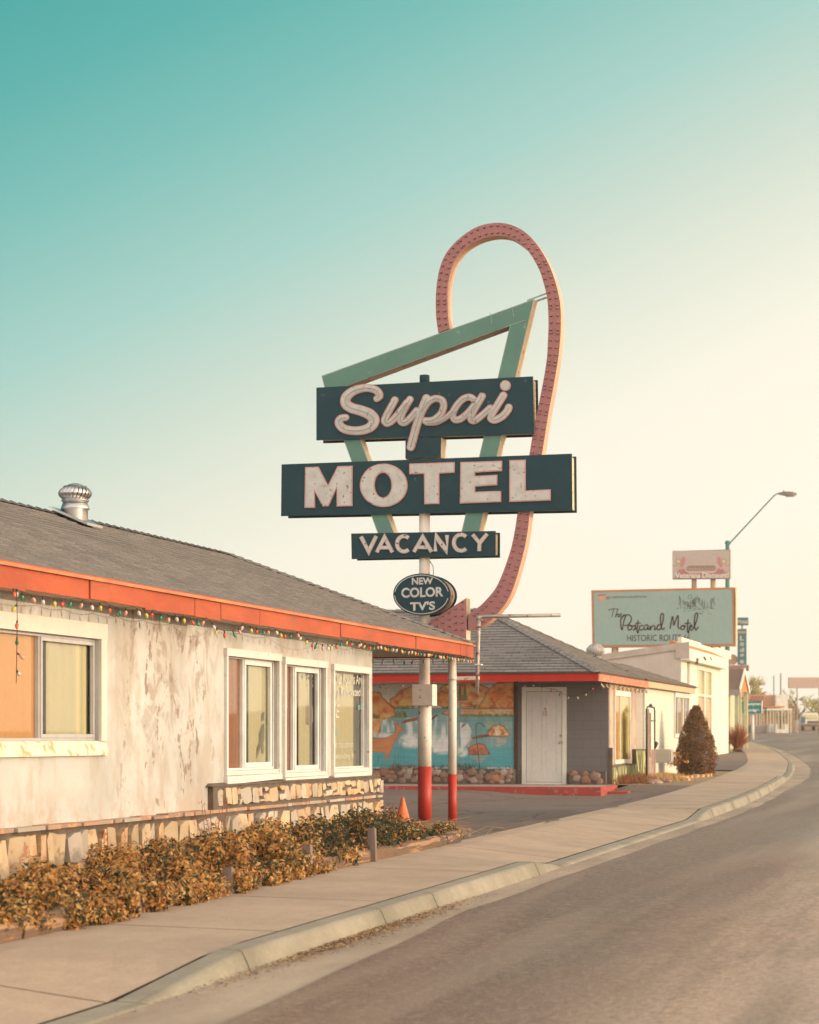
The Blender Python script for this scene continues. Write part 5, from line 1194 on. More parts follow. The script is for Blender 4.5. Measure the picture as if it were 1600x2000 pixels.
mb.box(TX - .01, TX + .022, ya_ + .40, ya_ + .52, tz(1480), tz(1392), 2); mb.build('slats', [m_stake, mat('rusty_slat', (.30, .17, .13), (.42, .30, .26), 20, .7), m_dkedge], tw)
ub = onX(1309, 1476, FX); bx0, bx1 = onX(1308, 1440, FX + .45).y, onX(1322, 1440, FX + .45).y
ut = MB(); ut.box(FX + .002, FX + .45, bx0, bx0 + .5, onX(1309, 1489, FX + .3).z, onX(1309, 1463, FX + .3).z, 0); ut.box(FX + .46, FX + .48, bx0 + .03, bx0 + .47, onX(1309, 1487, FX + .3).z, onX(1309, 1465, FX + .3).z)
tag(ut.build('utility_box', m_greyblock2, None, .01), 'pale utility box sticking out of the block wall beside the cone shaped shrub', 'utility box')
cs = at_d(1360, 1519, 57.2); cs.z = gz(57) + .15
csr = thing('cone_shrub', cs, 'dense dark conical evergreen shrub by the pavement before the pale block wall', 'shrub')
mb = MB(); rr = random.Random(40); CH = onX(1360, 1382, cs.x).z - cs.z
m_cs = [leaf('cone_brown_green', (.22, .115, .048), .2), leaf('cone_rust', (.36, .18, .07), .2), leaf('cone_dark', (.07, .042, .022), .1)]
def crad(t): return .53 * (.74 + .9 * t if t < .25 else (1 - .93 * ((t - .25) / .75) ** 1.75) * .965) if t < 1 else 0
clump = [(rr.random() ** 1.25, rr.uniform(0, 6.283)) for _ in range(620)]
for t, a in clump:
    rad = crad(t); c = cs + Vector((rad * math.cos(a) * .9, rad * math.sin(a) * .9, CH * t)); br_ = rr.uniform(.06, .12) * (1.1 - .4 * t)
    for k in range(62):
        d = Vector((rr.gauss(0, 1), rr.gauss(0, 1), rr.gauss(.3, 1))).normalized(); q = c + d * br_ * rr.uniform(.5, 1.05); s_ = rr.uniform(.016, .034); t_ = (d + Vector((rr.gauss(0, .5), rr.gauss(0, .5), rr.gauss(.4, .5)))).normalized(); u = t_.cross(Vector((rr.gauss(0, 1), rr.gauss(0, 1), .2))).normalized()
        mb.add([q - u * s_ * .4, q + t_ * s_, q + u * s_ * .4], [(0, 1, 2)], rr.choices([0, 1, 2], [5, 3, 3])[0])
mb.build('foliage', m_cs, csr)
mb = MB(); mb.lathe([(.12, 0), (.34, .25), (.36, .5)] + [(crad(t) * .68, CH * t) for t in (.35, .5, .65, .8, .9)], cs, 16); mb.build('inner_twigs', m_cs[2], csr)
# bed edge, small plants and dry grass beside the far wing
be = thing('bed_edging', (-7.1, 54, .4), 'row of tan concrete edging blocks around the far planting strip', 'edging'); mb = MB(); rr = random.Random(3)
for i in range(22):
    y = 52.6 + i * .42; x = kxs(y) - 2.1 - .25 * math.sin(i * .14 * 3.14); mb.box(x - .09, x + .06, y, y + .39, gz(y) + .05, gz(y) + .23 + rr.uniform(-.01, .01))
mb.build('blocks', mat('tan_edging', (.60, .38, .20), (.5, .32, .18), 4, .9), be)
struct(sheet('planting_strip', fr(48.9, 63, .6), lambda y: (FX - .02, kxs(y) - 1.5), lambda x, y: gz(y) + .165 - .003, m_earth, 6))
def tuft(name, pxs, D, n, h, label, mats_, cat='dry grass', sp=.3, seed=1, kind=None):
    rr = random.Random(seed); mb = MB(); c = at_d(pxs, 1440, D); c.z = gz(c.y) + .15
    for i in range(n):
        q = c + Vector((rr.gauss(0, sp * .5), rr.gauss(0, sp), 0)); a = rr.uniform(0, 6.28); l = h * rr.uniform(.4, 1.2); d = Vector((math.cos(a) * .5, math.sin(a) * .5, rr.uniform(.5, 1.3))).normalized(); u = Vector((-d.y, d.x, 0)).normalized() * .006
        m_ = q + d * l * .6; e = q + d * l - Vector((0, 0, l * .15)); mb.add([q - u, q + u, m_ + u * .7, m_ - u * .7, e], [(0, 1, 2, 3), (3, 2, 4)], rr.randrange(len(mats_)))
    tag(mb.build(name, mats_), label, cat, kind=kind)
tuft('grass_tuft', 1262, 52.5, 1500, .26, 'pale straw coloured grass tuft at the foot of the black garden tower', [LV[1], m_litter[2]], sp=.75, seed=1)
tuft('grass_tuft', 1290, 56.0, 900, .18, 'short golden grass tuft left of the conical shrub', [LV[0], LV[1]], sp=.6, seed=2)
tuft('dry_plant', 1215, 50.6, 1100, .30, 'reddish brown dead plant clump beside the red kerb corner', [LV[5], m_stem], 'dead plant', .5, seed=3)
tuft('dry_plant', 1242, 51.2, 700, .28, 'rusty dead plant clump under the greenish stone facing', [LV[5], m_litter[0]], 'dead plant', .4, seed=4)
bush('flowering_plant', at_d(1325, 1500, 56.9) * 1.0, (.28, .3, .42), 500, [6, 5, 1, 0, 0, 2], 'small golden leaved plant glowing at the foot of the conical shrub', 'plant', None, 60, .03, stems=5)
rr = random.Random(6)
for i in range(7):
    y = 50.0 + rr.uniform(-.4, 1.8); x = -7.75 + rr.uniform(-.25, .4); s_ = rr.uniform(.07, .14); bm = MB(); ph = rr.uniform(0, 6)
    bm.lathe([(s_ * q, s_ * h_) for q, h_ in ((.8, -.1), (1.0, .25), (.9, .6), (.55, .9), (.1, 1.0))], (0, 0, 0), 10)
    bm.v = [(a * (1 + .2 * math.sin(3 * math.atan2(b_, a + 1e-6) + ph)) + x, b_ * (1.1 + .15 * math.sin(a * 40)) + y, c * (.7 + .15 * math.sin(b_ * 30 + ph)) + gz(y) + .16) for a, b_, c in bm.v]
    tag(bm.build('border_rock', COB[i % 4]), 'small weathered reddish rock among the dead plants by the red kerb corner', 'rock', 'rocks by the red kerb corner')

# ------------------------------------------------------------------ white flat-roofed building
wb = thing('white_building', (-14, 84, .6), 'sunlit white flat roofed building with stepped parapet and tall windows', 'building')
m_blank = mat('bright_white_stucco', (.80, .76, .64), (.76, .72, .60), 1.5, .85, bmp=.1)
m_siding, t, b = newmat('pink_grey_siding'); v = coords(t); wv = t.nodes.new('ShaderNodeTexWave'); wv.bands_direction = 'X'; wv.inputs['Scale'].default_value = 5; t.links.new(v, wv.inputs[0])
cc = mixc(t, rng(t, wv.outputs[0], .86, .94), (.60, .52, .46), (.46, .39, .34)); cc = mixc(t, rng(t, noise(t, v, 2), .4, .7, 0, .3), cc, (.42, .34, .28)); t.links.new(cc, b.inputs['Base Color']); b.inputs['Roughness'].default_value = .85
BX_ = -11.0; BY_ = onX(1330, 1440, BX_).y
P = lambda x, y: onY(x, y, BY_); side = [P(1150, 1283), P(1325, 1262), P(1325, 1440), P(1150, 1440)]
by1 = onX(1423, 1440, BX_).y; zt0 = onX(1325, 1262, BX_).z
mb = MB(); z_l, z_r = P(1150, 1285).z, P(1325, 1259).z; xl = P(1150, 1440).x
mb.hexa([(xl, BY_, 0), (BX_, BY_, 0), (BX_, BY_ + .2, 0), (xl, BY_ + .2, 0)], [(xl, BY_, z_l), (BX_, BY_, z_r), (BX_, BY_ + .2, z_r), (xl, BY_ + .2, z_l)], 1)
pdoor0, pdoor1 = onX(1362, 1440, BX_).y, onX(1390, 1440, BX_).y; zwt = onX(1376, 1303, BX_).z
mb.box(BX_ - .2, BX_ - .001, BY_ + .201, pdoor0, 0, zt0 + .02, 0); mb.box(BX_ - .2, BX_ - .001, pdoor1, by1, 0, zt0 + .02, 0); mb.box(BX_ - .2, BX_ - .001, pdoor0, pdoor1, zwt, zt0 + .02, 0); mb.box(BX_ - 8, BX_ - .201, by1 - .2, by1, 0, zt0, 0)
mb.build('wall', [m_blank, m_siding], wb)
mb = MB(); mb.hexa([(xl, BY_ - .06, z_l - .16), (BX_ + .3, BY_ - .06, z_r - .13), (BX_ + .3, BY_ + .02, z_r - .13), (xl, BY_ + .02, z_l - .16)], [(xl, BY_ - .06, z_l + .06), (BX_ + .3, BY_ - .06, z_r + .10), (BX_ + .3, BY_ + .02, z_r + .10), (xl, BY_ + .02, z_l + .06)]); mb.box(BX_ - .18, BX_ + .3, BY_ - .062, BY_ + .03, onX(1322, 1284, BX_).z, z_r - .131)
mb.build('rake_board', mat('pink_grey_trim', (.56, .46, .40), None, 3, .8), wb)
# projecting band over the shop front
BF = BX_ + .32; g = lambda px, py: onX(px, py, BF); mb = MB(); ya, yb2 = BY_ - .05, g(1423, 1440).y; mb.box(BX_ + .001, BF, ya, yb2, g(1322, 1283).z, g(1322, 1259).z); mb.build('sign_band', m_blank, wb)
mb = MB(); zb5 = g(1322, 1259).z; zr = zb5 + .30; mb.hexa([(BX_ - .4, ya, zb5 - .1), (BF - .02, ya, zb5 + .003), (BF - .02, yb2, zb5 + .003), (BX_ - .4, yb2, zb5 - .1)], [(BX_ - .4, ya, zr), (BX_ - .35, ya, zr), (BX_ - .35, yb2, zr), (BX_ - .4, yb2, zr)]); mb.build('roof_skirt', mat('orange_roof_skirt', (.62, .27, .09), (.5, .22, .08), 2, .7), wb)
XP = BX_ - .55; g = lambda px, py: onX(px, py, XP); mb = MB()
for (a, b_, zt_, zl_) in ((1332, 1369.5, 1244.5, 1262), (1370, 1399, 1259, 1276), (1399.5, 1428, 1263.5, 1280)):
    y0, y1 = g(a, 1440).y, g(b_, 1440).y; mb.box(XP - .15, XP, y0, y1, g(a, zl_).z, g(a, zt_).z)
mb.build('parapet', m_blank, wb)
fr_ = MB(); gl_ = MB(); X0 = BX_ - .05; z0 = gz(BY_ + 5) + .35; yy0 = [pdoor0, (pdoor0 + pdoor1) / 2, pdoor1]
for a, b_ in zip(yy0, yy0[1:]):
    fr_.box(X0, BX_ + .02, a, a + .12, z0, zwt); fr_.box(X0, BX_ + .02, b_ - .12, b_, z0, zwt); fr_.box(X0, BX_ + .02, a + .121, b_ - .121, zwt - .15, zwt - .001); zz_ = onX(1376, 1361, BX_).z; fr_.box(X0, BX_ + .02, a + .121, b_ - .121, zz_, zz_ + .08)
    gl_.box(X0 - .03, X0, a + .1, b_ - .1, z0, zz_, 1); gl_.box(X0 - .03, X0, a + .1, b_ - .1, zz_, zwt, 0)
wn = fr_.build('shop_window', m_blank, wb); gl_.build('pane', [mat('olive_tinted_glass', (.52, .47, .20), (.45, .42, .2), .6, .15), mat('peach_tinted_glass', (.58, .44, .26), (.5, .4, .24), .6, .25)], wn)
mb = MB(); mb.box(BX_ + .001, BX_ + .03, onX(1342.5, 1440, BX_).y, onX(1346, 1440, BX_).y, 1.2, onX(1344, 1292, BX_).z); mb.build('downpipe', m_greyblock2, wb)
for px in (1374, 1376, 1387): mb = MB(); q = onX(px, 1283, BX_ + .33); mb.tube([q, q + Vector((.06, .1, -.12))], .02, 5); mb.build('bracket', m_gap, wb)
mb = MB(); q = onX(1361, 1291, BX_ + .33); mb.lathe([(.05, -.1), (.08, .1)], q, 8); mb.build('spot_light', m_gap, wb)
tv = at_d(1163, 1283, 74); 
vt = thing('roof_ventilator', tv, 'round spinning metal ventilator at the left end of the siding wall', 'roof vent'); mb = MB(); mb.lathe([(.16, -.6), (.16, 0)], tv, 16); turbine(mb, tv, tv.z * 0, .30, .42); 
for i in range(len(mb.v)): pass
mb = MB(); mb.lathe([(.18, -1.0), (.18, .05)], tv, 16)
t2 = MB(); turbine(t2, Vector((tv.x, tv.y, 0)), 0, .30, .42); mb.add([(x, y, z + tv.z) for x, y, z in t2.v], t2.f, 0, True); mb.build('turbine', [mat('dull_vent_metal', (.50, .48, .44), (.34, .33, .31), 14, .6, .3)], vt)

# ------------------------------------------------------------------ gabled porch building beyond
PXX = -12.6
pbd = thing('gabled_shop', (-15, 108, .8), 'small gabled building with brown shingle porch roof and pale green posts, past the white building', 'building')
py0, py1 = onX(1409, 1440, PXX).y, onX(1423, 1440, PXX).y; P = lambda x, y: onY(x, y, py0); zt6 = P(1400, 1305).z
mb = MB(); mb.box(P(1380, 1440).x, PXX, py0, py0 + .2, .3, zt6, 0); mb.box(PXX - .2, PXX - .001, py0 + .201, py1 + 5, .3, P(1400, 1350).z, 1); mb.build('wall', [mat('shaded_grey_wall', (.44, .38, .34), None, 2, .9), mat('pale_green_wall', (.60, .60, .40), (.5, .5, .34), 2, .9)], pbd)
mb = MB(); wY = py0 - .03; a, b_ = P(1400.5, 1440).x, P(1408, 1440).x; z0, z1 = P(1400, 1442).z, P(1400, 1360).z; mb.box(a, a + .12, wY, py0, z0, z1); mb.box(b_ - .1, b_, wY, py0, z0, z1); mb.box(a + .121, b_ - .101, wY, py0, z0, z0 + .12); mb.box(a + .121, b_ - .101, py0 - .01, py0 + .001, z0 + .1, z1, 1); mb.build('window', [m_white2, mat('tan_blind', (.42, .32, .24), None)], pbd)
# cross gable porch roof facing the street
mb = MB(); e0 = P(1402, 1346); e1 = onX(1437, 1347, PXX + 1.0); rz_ = P(1405, 1320).z; yA, yB = py0 - .5, py0 + 3.6; ym_ = (yA + yB) / 2; xo = PXX + .9; xi = PXX - 1.2; ze = P(1402, 1347).z
mb.add([(xi, yA, ze), (xo, yA, ze), (xo, ym_, rz_ + .35), (xi, ym_, rz_ + .35)], [(0, 1, 2, 3)], 0); mb.add([(xi, yB, ze), (xo, yB, ze), (xo, ym_, rz_ + .35), (xi, ym_, rz_ + .35)], [(3, 2, 1, 0)], 0)
mb.add([(xi, yA, ze - .1), (xo, yA, ze - .1), (xo, ym_, rz_ + .25), (xi, ym_, rz_ + .25)], [(3, 2, 1, 0)], 0); mb.add([(xo - .05, yA + .1, ze - .08), (xo - .05, yB - .1, ze - .08), (xo - .05, ym_, rz_ + .2)], [(0, 1, 2)], 1)
for y in (yA, yB): mb.beam((xo, y, ze - .06), (xo, ym_, rz_ + .30), .06, .22, 2)
mb.box(xi, xo, yA - .04, yA, ze - .28, ze, 3); mb.build('porch_roof', [mat('brown_shingles', (.26, .17, .13), (.2, .13, .1), 20, .9), mat('orange_gable', (.58, .24, .08), None), m_white2, mat('grey_beam', (.42, .38, .34), None)], pbd)
m_pgp = mat('pale_green_post', (.66, .66, .42), None, 3, .8)
for k, (x, y) in enumerate(((xo - .15, yA + .15), (xo - .15, yA + 1.1), (xo - .15, yB - .2), (xo - .55, yA + .15))): mb = MB(); mb.box(x - .09, x + .09, y - .09, y + .09, .3, ze - .05); mb.build('porch_post', m_pgp, pbd)
rb = at_d(1441, 1470, 103)
rbush = thing('red_bush', (rb.x, rb.y, gz(rb.y) + .15), 'orange red bare twigged bush at the bend of the pavement', 'shrub')
mb = MB(); rr = random.Random(77); c = Vector((rb.x, rb.y, gz(rb.y) + .1))
for i in range(520):
    a = rr.uniform(0, 6.283); s_ = rr.random() ** .6; e = c + Vector((.62 * s_ * math.cos(a), .62 * s_ * math.sin(a), rr.uniform(.5, 1.25) * (1.15 - .4 * s_))); mb.tube([c + Vector((rr.gauss(0, .08), rr.gauss(0, .08), 0)), c.lerp(e, .5) + Vector((0, 0, .08)), e], [.012, .008, .004], 3, rr.choice([0, 0, 1]), False)
mb.build('twigs', [leaf('red_twig', (.42, .12, .05), .2), leaf('orange_twig', (.55, .22, .08), .2)], rbush)
struct(sheet('side_driveway', fr(64, 96, 2), lambda y: (kxs(y) - 4.2, kxs(y) - 1.55), lambda x, y: gz(y) + .17, m_lot, 4))

# ------------------------------------------------------------------ roadside billboards
def board_thing(name, tl, trr, brr, bl_, Y, dep, label, face, frame, fw, posts, postm, pr=.09, zmin=.5, cat='billboard'):
    P = pf(Y); c = P((bl_[0] + brr[0]) / 2, bl_[1]); root = thing(name, (c.x, Y, gz(Y)), label, cat); mb = MB(); q = [tl, trr, brr, bl_]
    slab(mb, [q], Y, Y + dep, 0, 0); fo = fixn(mb.build('frame', frame, root)); mb = MB(); slab(mb, [inset(q, fw)], Y - .02, Y - .001, 0); fc = fixn(mb.build('face', face, root))
    for px in posts: mb = MB(); a = P(px, bl_[1]); mb.lathe([(pr, gz(Y) - .3), (pr, a.z + .05)], (a.x, Y + dep / 2, 0), 12); mb.build('post', postm, root)
    return root, fo, fc
m_of = mat('orange_brown_frame', (.56, .25, .10), (.46, .2, .08), 2, .7); m_bbf = mat('faded_aqua_board', (.30, .42, .39), (.33, .42, .38), .6, .8, bmp=.05); m_ink = mat('brown_ink', (.085, .045, .035), None, 3, .8, bmp=0)
m_pp = mat('tan_sign_post', (.46, .32, .20), None, 3, .7)
YB = 96.5; yb_edge = YB
root, fo, fc = board_thing('roadside_billboard', (1155, 1153), (1434, 1147), (1436, 1262), (1157, 1265), YB, .35, 'large aqua billboard with orange frame and brown script lettering', m_bbf, m_of, 4.5, (1200, 1300, 1400), m_pp, .15)
mb = MB(); mb.box(onY(1436.5, 1200, YB).x, onY(1436.5, 1200, YB).x + .04, YB - .05, YB + .36, onY(1436, 1262, YB).z, onY(1435, 1147, YB).z); mb.build('edge_strip', m_cream, root)
tx = MB(); P = pf(YB - .03); zq = zc(4.848, 1140, 1130)
def scr(strokes, w_=.9):
    for i, s_ in enumerate(strokes): yq = YB - .03 - i * .0012; put_ribbon(tx, zq(spline(s_, 5)), w_, pf(yq), pf(yq + .001), 0, 0, cap=False)
scr([[(235, 300), (280, 285), (330, 290)], [(285, 290), (275, 330), (268, 365)], [(325, 290), (310, 335), (302, 365), (315, 340), (330, 335), (328, 362), (345, 355)], [(345, 350), (360, 340), (352, 330), (342, 345), (350, 365), (375, 350), (385, 335)]], .7)
scr([[(400, 350), (380, 410), (365, 485), (352, 440), (355, 385), (385, 350), (430, 345), (452, 370), (445, 410), (415, 440), (385, 445)],
     [(440, 440), (420, 455), (425, 485), (450, 480), (458, 455), (440, 442), (470, 450)], [(470, 455), (492, 440), (485, 475), (470, 487), (500, 470), (515, 440)], [(515, 395), (510, 450), (505, 490), (515, 515), (522, 480)], [(490, 425), (540, 420)],
     [(565, 445), (535, 448), (530, 475), (545, 488), (575, 470)], [(610, 440), (585, 440), (572, 465), (580, 485), (605, 470), (612, 445), (608, 480), (630, 470)], [(632, 445), (632, 485), (645, 455), (665, 445), (675, 460), (672, 485), (690, 472)],
     [(735, 440), (708, 440), (695, 465), (705, 485), (730, 470), (752, 400), (757, 345), (740, 330), (728, 370), (732, 430), (745, 480), (770, 465)],
     [(818, 475), (828, 420), (842, 360), (850, 400), (855, 440), (870, 400), (893, 350), (897, 400), (895, 460), (912, 475)], [(945, 445), (922, 455), (925, 480), (948, 480), (955, 455), (942, 445), (970, 450)], [(990, 385), (985, 440), (982, 490), (992, 515), (998, 480)], [(958, 425), (1015, 420)],
     [(1005, 465), (1028, 450), (1012, 440), (1002, 470), (1022, 487), (1050, 450), (1075, 380), (1080, 335), (1062, 330), (1050, 380), (1050, 450), (1065, 485), (1088, 455)]], 1.15)
put_text(tx, 'HISTORIC ROUTE 66', zq([(412, 535), (1008, 528), (1008, 590), (412, 592)]), P, 0, .0); put_text(tx, '@THEPOSTCARDMOTEL', zq([(215, 168), (603, 160), (603, 186), (215, 196)]), P, 0, -.01)
rr = random.Random(12)
for i in range(46):      # line drawing of desert buttes
    x = rr.uniform(905, 1245); top = 150 + 60 * abs(math.sin((x - 900) / 55)) + rr.uniform(0, 20); y1_ = min(290, top + rr.uniform(30, 110)); tx_w = .28; put_ribbon(tx, zq([(x, top), (x + rr.uniform(-6, 6), (top + y1_) / 2), (x + rr.uniform(-12, 12), y1_)]), tx_w, pf(YB - .025), pf(YB - .024), 0, 0, cap=False)
for i in range(30): x = rr.uniform(870, 1230); y = rr.gauss(285, 16); put_ribbon(tx, zq([(x, y), (x + rr.uniform(10, 45), y + rr.uniform(-3, 9))]), .28, pf(YB - .0235), pf(YB - .0232), 0, 0, cap=False)
tx.prism([zq(ellipse(1008, 172, 20, 20, 24)), zq(ellipse(1008, 172, 17, 17, 24))], pf(YB - .025), pf(YB - .024)); tx.build('lettering', m_ink, fc)
lg = MB(); sq = zq([(140, 155), (150, 150), (195, 150), (205, 157), (207, 200), (200, 210), (150, 212), (141, 205)]); lg.prism([sq], pf(YB - .026), pf(YB - .021), 0); lg.prism([zq(ellipse(174, 181, 17, 17, 20)), zq(ellipse(174, 181, 12, 12, 20))], pf(YB - .029), pf(YB - .027), 1); lg.prism([zq([(141, 150), (207, 150), (206, 164), (141, 166)])], pf(YB - .0275), pf(YB - .0265), 2)
lg.build('photo_app_emblem', [mat('emblem_coral', (.66, .27, .18), (.7, .36, .25), 5), mat('emblem_pink', (.75, .45, .36), None), mat('emblem_slate', (.25, .22, .27), None)], fc)
# the upper board with the painted car front
root, fo, fc = board_thing('car_billboard', (1313.5, 1076), (1426, 1073), (1426, 1130), (1313.5, 1131), YB + .8, .3, 'small billboard with a pink classic car front, standing above the aqua billboard', mat('car_board_ground', (.50, .40, .37), None), mat('tan_edge', (.40, .30, .19), None), 1.5, (1355, 1392), m_pp, .11)
p = Paint(155, 1425, 60, 690, 200, 100, (.50, .41, .37)); kk = p.nz(6, 5); p.mix(kk, (.56, .46, .42), .6)
pk = (.55, .14, .18); p.poly([(250, 548), (1430, 540), (1430, 692), (200, 692)], (.36, .23, .21), .75)
for s_ in (0, 1):
    f_ = (lambda x: x) if not s_ else (lambda x: 1590 - x)
    p.glow(np.ones((p.H, p.W)), [(f_(400), 240), (f_(390), 330), (f_(350), 400)], 42, pk, .9); p.line([(f_(160), 390), (f_(260), 395)], 9, (.22, .15, .12), .8)
    cx = f_(285); d = np.hypot(p.X - cx, p.Y - 300); p.mix(d < 66, (.30, .22, .16)); p.mix(d < 50, (.55, .45, .30)); p.mix(d < 36, (.62, .55, .30)); p.poly([(f_(265), 490), (f_(430), 460), (f_(450), 560), (f_(290), 590)], (.44, .20, .18))
p.poly([(280, 520), (420, 500), (470, 540), (1120, 540), (1170, 500), (1300, 500), (1270, 600), (320, 610)], (.46, .15, .16)); p.poly([(470, 530), (1120, 530), (1080, 570), (520, 575)], (.62, .40, .38)); p.poly([(500, 575), (1090, 575), (1040, 610), (560, 610)], (.36, .12, .13))
gr = [(455, 455), (480, 405), (530, 390), (1080, 385), (1125, 405), (1140, 450), (1120, 500), (1080, 520), (510, 525), (465, 500)]; p.poly(gr, (.20, .13, .10)); p.glow(np.ones((p.H, p.W)), gr + [gr[0]], 7, (.62, .50, .42), .9)
for i in range(12): x = 500 + i * 54; p.line([(x, 405), (x, 465)], 7, (.60, .48, .42)); 
p.line([(480, 470), (1120, 465)], 6, (.60, .48, .42)); p.poly([(490, 480), (1110, 475), (1090, 510), (510, 515)], (.30, .22, .16))
cz = lambda x, y: onY(x / 11.43 + 1300, y / 11.43 + 1070, YB + .775); p.surface('car_picture', cz, paintmat('printed_vinyl', .6), fc)
tx = MB(); put_text(tx, 'Veterans Discount!', [(1319, 1118.5), (1423.5, 1117.5), (1423.5, 1128.5), (1319, 1129.5)], pf(YB + .765), 0, .03); tx.build('lettering', mat('board_white', (.82, .78, .72), None), fc)
# street lamp
D_ = 113; lp = at_d(1421, 1440, D_); 
sl_ = thing('street_lamp', (lp.x, lp.y, gz(lp.y)), 'green street lamp with a long slanting arm rising behind the billboards', 'street lamp'); q = lambda px, py: onY(px, py, lp.y)
m_lg = mat('green_lamp_paint', (.06, .20, .16), None, 4, .5)
mb = MB(); mb.tube([(lp.x, lp.y, gz(lp.y) - .2), (lp.x, lp.y, q(1421, 1056).z)], [.14, .10], 12); mb.build('pole', m_lg, sl_)
mb = MB(); mb.tube([q(1422, 1064), q(1430, 1056), q(1512, 968), q(1518, 964.5), q(1526, 964)], [.035, .035, .03, .03, .03], 8); mb.tube([q(1416, 1060), q(1427, 1062)], .05, 6); mb.build('arm', m_lg, sl_)
a, b_ = q(1520, 964), q(1556, 965); mb = MB(); ln = (b_ - a).length
for (k0, w0, h0), (k1, w1_, h1) in zip(((0, .05, .04), (.15, .10, .07), (.45, .17, .11), (.8, .15, .10), (1.0, .05, .05)), ((.15, .10, .07), (.45, .17, .11), (.8, .15, .10), (1.0, .05, .05))):
    A0 = a.lerp(b_, k0); A1 = a.lerp(b_, k1); mb.hexa([A0 + Vector((0, -w0, -h0)), A0 + Vector((0, w0, -h0)), A0 + Vector((0, w0 * .6, h0)), A0 + Vector((0, -w0 * .6, h0))], [A1 + Vector((0, -w1_, -h1)), A1 + Vector((0, w1_, -h1)), A1 + Vector((0, w1_ * .6, h1)), A1 + Vector((0, -w1_ * .6, h1))], 0)
m0 = a.lerp(b_, .65); mb.box(m0.x - .22, m0.x + .22, m0.y - .12, m0.y + .12, m0.z - .14, m0.z - .105, 1); m0 = a.lerp(b_, .3); mb.lathe([(.04, .06), (.04, .16)], m0, 8); mb.build('lamp_head', [mat('lamp_grey', (.22, .19, .15), None, 5, .5), mat('lamp_lens', (.42, .34, .26), None, 5, .3)], sl_)
# tower of lodge signs
YL = onX(1440, 1440, -16.4).y if False else at_d(1449, 1440, 128).y
lo_ = thing('lodge_sign', (at_d(1449, 1440, 128).x, YL, gz(YL)), 'stack of teal vertical lodge signs on a pole right of the aqua billboard', 'sign'); P = pf(YL); m_teal = mat('faded_teal', (.075, .20, .20), (.09, .22, .22), 1, .6); m_pkb = mat('pale_pink_board', (.52, .36, .30), None)
mb = MB(); slab(mb, [[(1439, 1206), (1461, 1206), (1461, 1221), (1439, 1221)]], YL, YL + .3, 0); slab(mb, [[(1440.5, 1228.5), (1457.5, 1228), (1457.5, 1298), (1440.5, 1298)]], YL + .0, YL + .3, 0); slab(mb, [[(1441.5, 1232.5), (1456.5, 1232.5), (1456.5, 1237.5), (1441.5, 1237.5)]], YL - .03, YL - .001, 1); fixn(mb.build('board', [m_teal, m_pkb], lo_))
mb = MB(); slab(mb, [[(1424, 1299), (1458, 1298.5), (1458, 1310), (1424, 1310)]], YL, YL + .3, 0); slab(mb, [[(1458.5, 1299), (1462, 1299), (1462, 1310), (1458.5, 1310)]], YL + .05, YL + .28, 1); mb.lathe([(.30, -.03), (.30, .03)], P(1430, 1288) + Vector((0, .2, 0)), 24, 2, 'y'); fixn(mb.build('vacancy_board', [m_pkb, m_stake, mat('salmon_disc', (.62, .36, .22), None)], lo_))
tx = MB(); put_text(tx, 'Motel', [(1440.5, 1210), (1460, 1210), (1460, 1218), (1440.5, 1218)], pf(YL - .01), 0, .04)
for ch, (a, b_) in zip('Lodge', ((1242, 1251), (1254.5, 1262), (1265, 1273.5), (1277, 1286), (1288.5, 1296))): put_text(tx, ch, [(1445, a), (1453.5, a), (1453.5, b_), (1445, b_)], pf(YL - .01), 0, .06)
put_text(tx, 'VACANCY', [(1415 + 10, 1301.5), (1454, 1301), (1454, 1308), (1425, 1308)], pf(YL - .01), 1, .02); tx.build('lettering', [mat('sign_cream', (.66, .58, .48), None), mat('faded_red_ink', (.48, .16, .12), None)], lo_)
mb = MB(); c = P(1436, 1310)
for px in (1434, 1446): mb = MB(); c = P(px, 1300); mb.lathe([(.05, gz(YL) - .3), (.05, c.z + .02)], (c.x, YL + .15, 0), 8); mb.build('pole', m_pp, lo_)
mb = MB(); c = P(1449, 1206); mb.lathe([(.05, P(1449, 1300).z), (.05, c.z)], (c.x, YL + .15, 0), 8); mb.build('pole', m_pp, lo_)
# canyon lodge sign
YC = at_d(1471, 1440, 150).y; P = pf(YC); cl_ = thing('small_lodge_sign', (P(1471, 1440).x, YC, gz(YC)), 'teal box sign with white two line lettering on a pale post by the far bend', 'sign')
mb = MB(); slab(mb, [[(1450, 1370), (1488, 1369), (1488, 1393), (1450, 1393)]], YC, YC + .5, 0, 1); fixn(mb.build('board', [mat('strong_teal', (.02, .24, .24), None, 1, .6), m_white2], cl_))
tx = MB(); put_text(tx, 'Canyon', [(1453, 1372), (1486, 1371.5), (1486, 1379), (1453, 1379)], pf(YC - .01), 0, .05); put_text(tx, 'Lodge', [(1457, 1384), (1483, 1384), (1483, 1391), (1457, 1391)], pf(YC - .01), 0, .05); tx.build('lettering', m_white2, cl_)
mb = MB(); c = P(1470, 1393); mb.lathe([(.09, gz(YC) - .3), (.09, c.z)], (c.x, YC + .2, 0), 8); mb.build('post', m_white2, cl_)

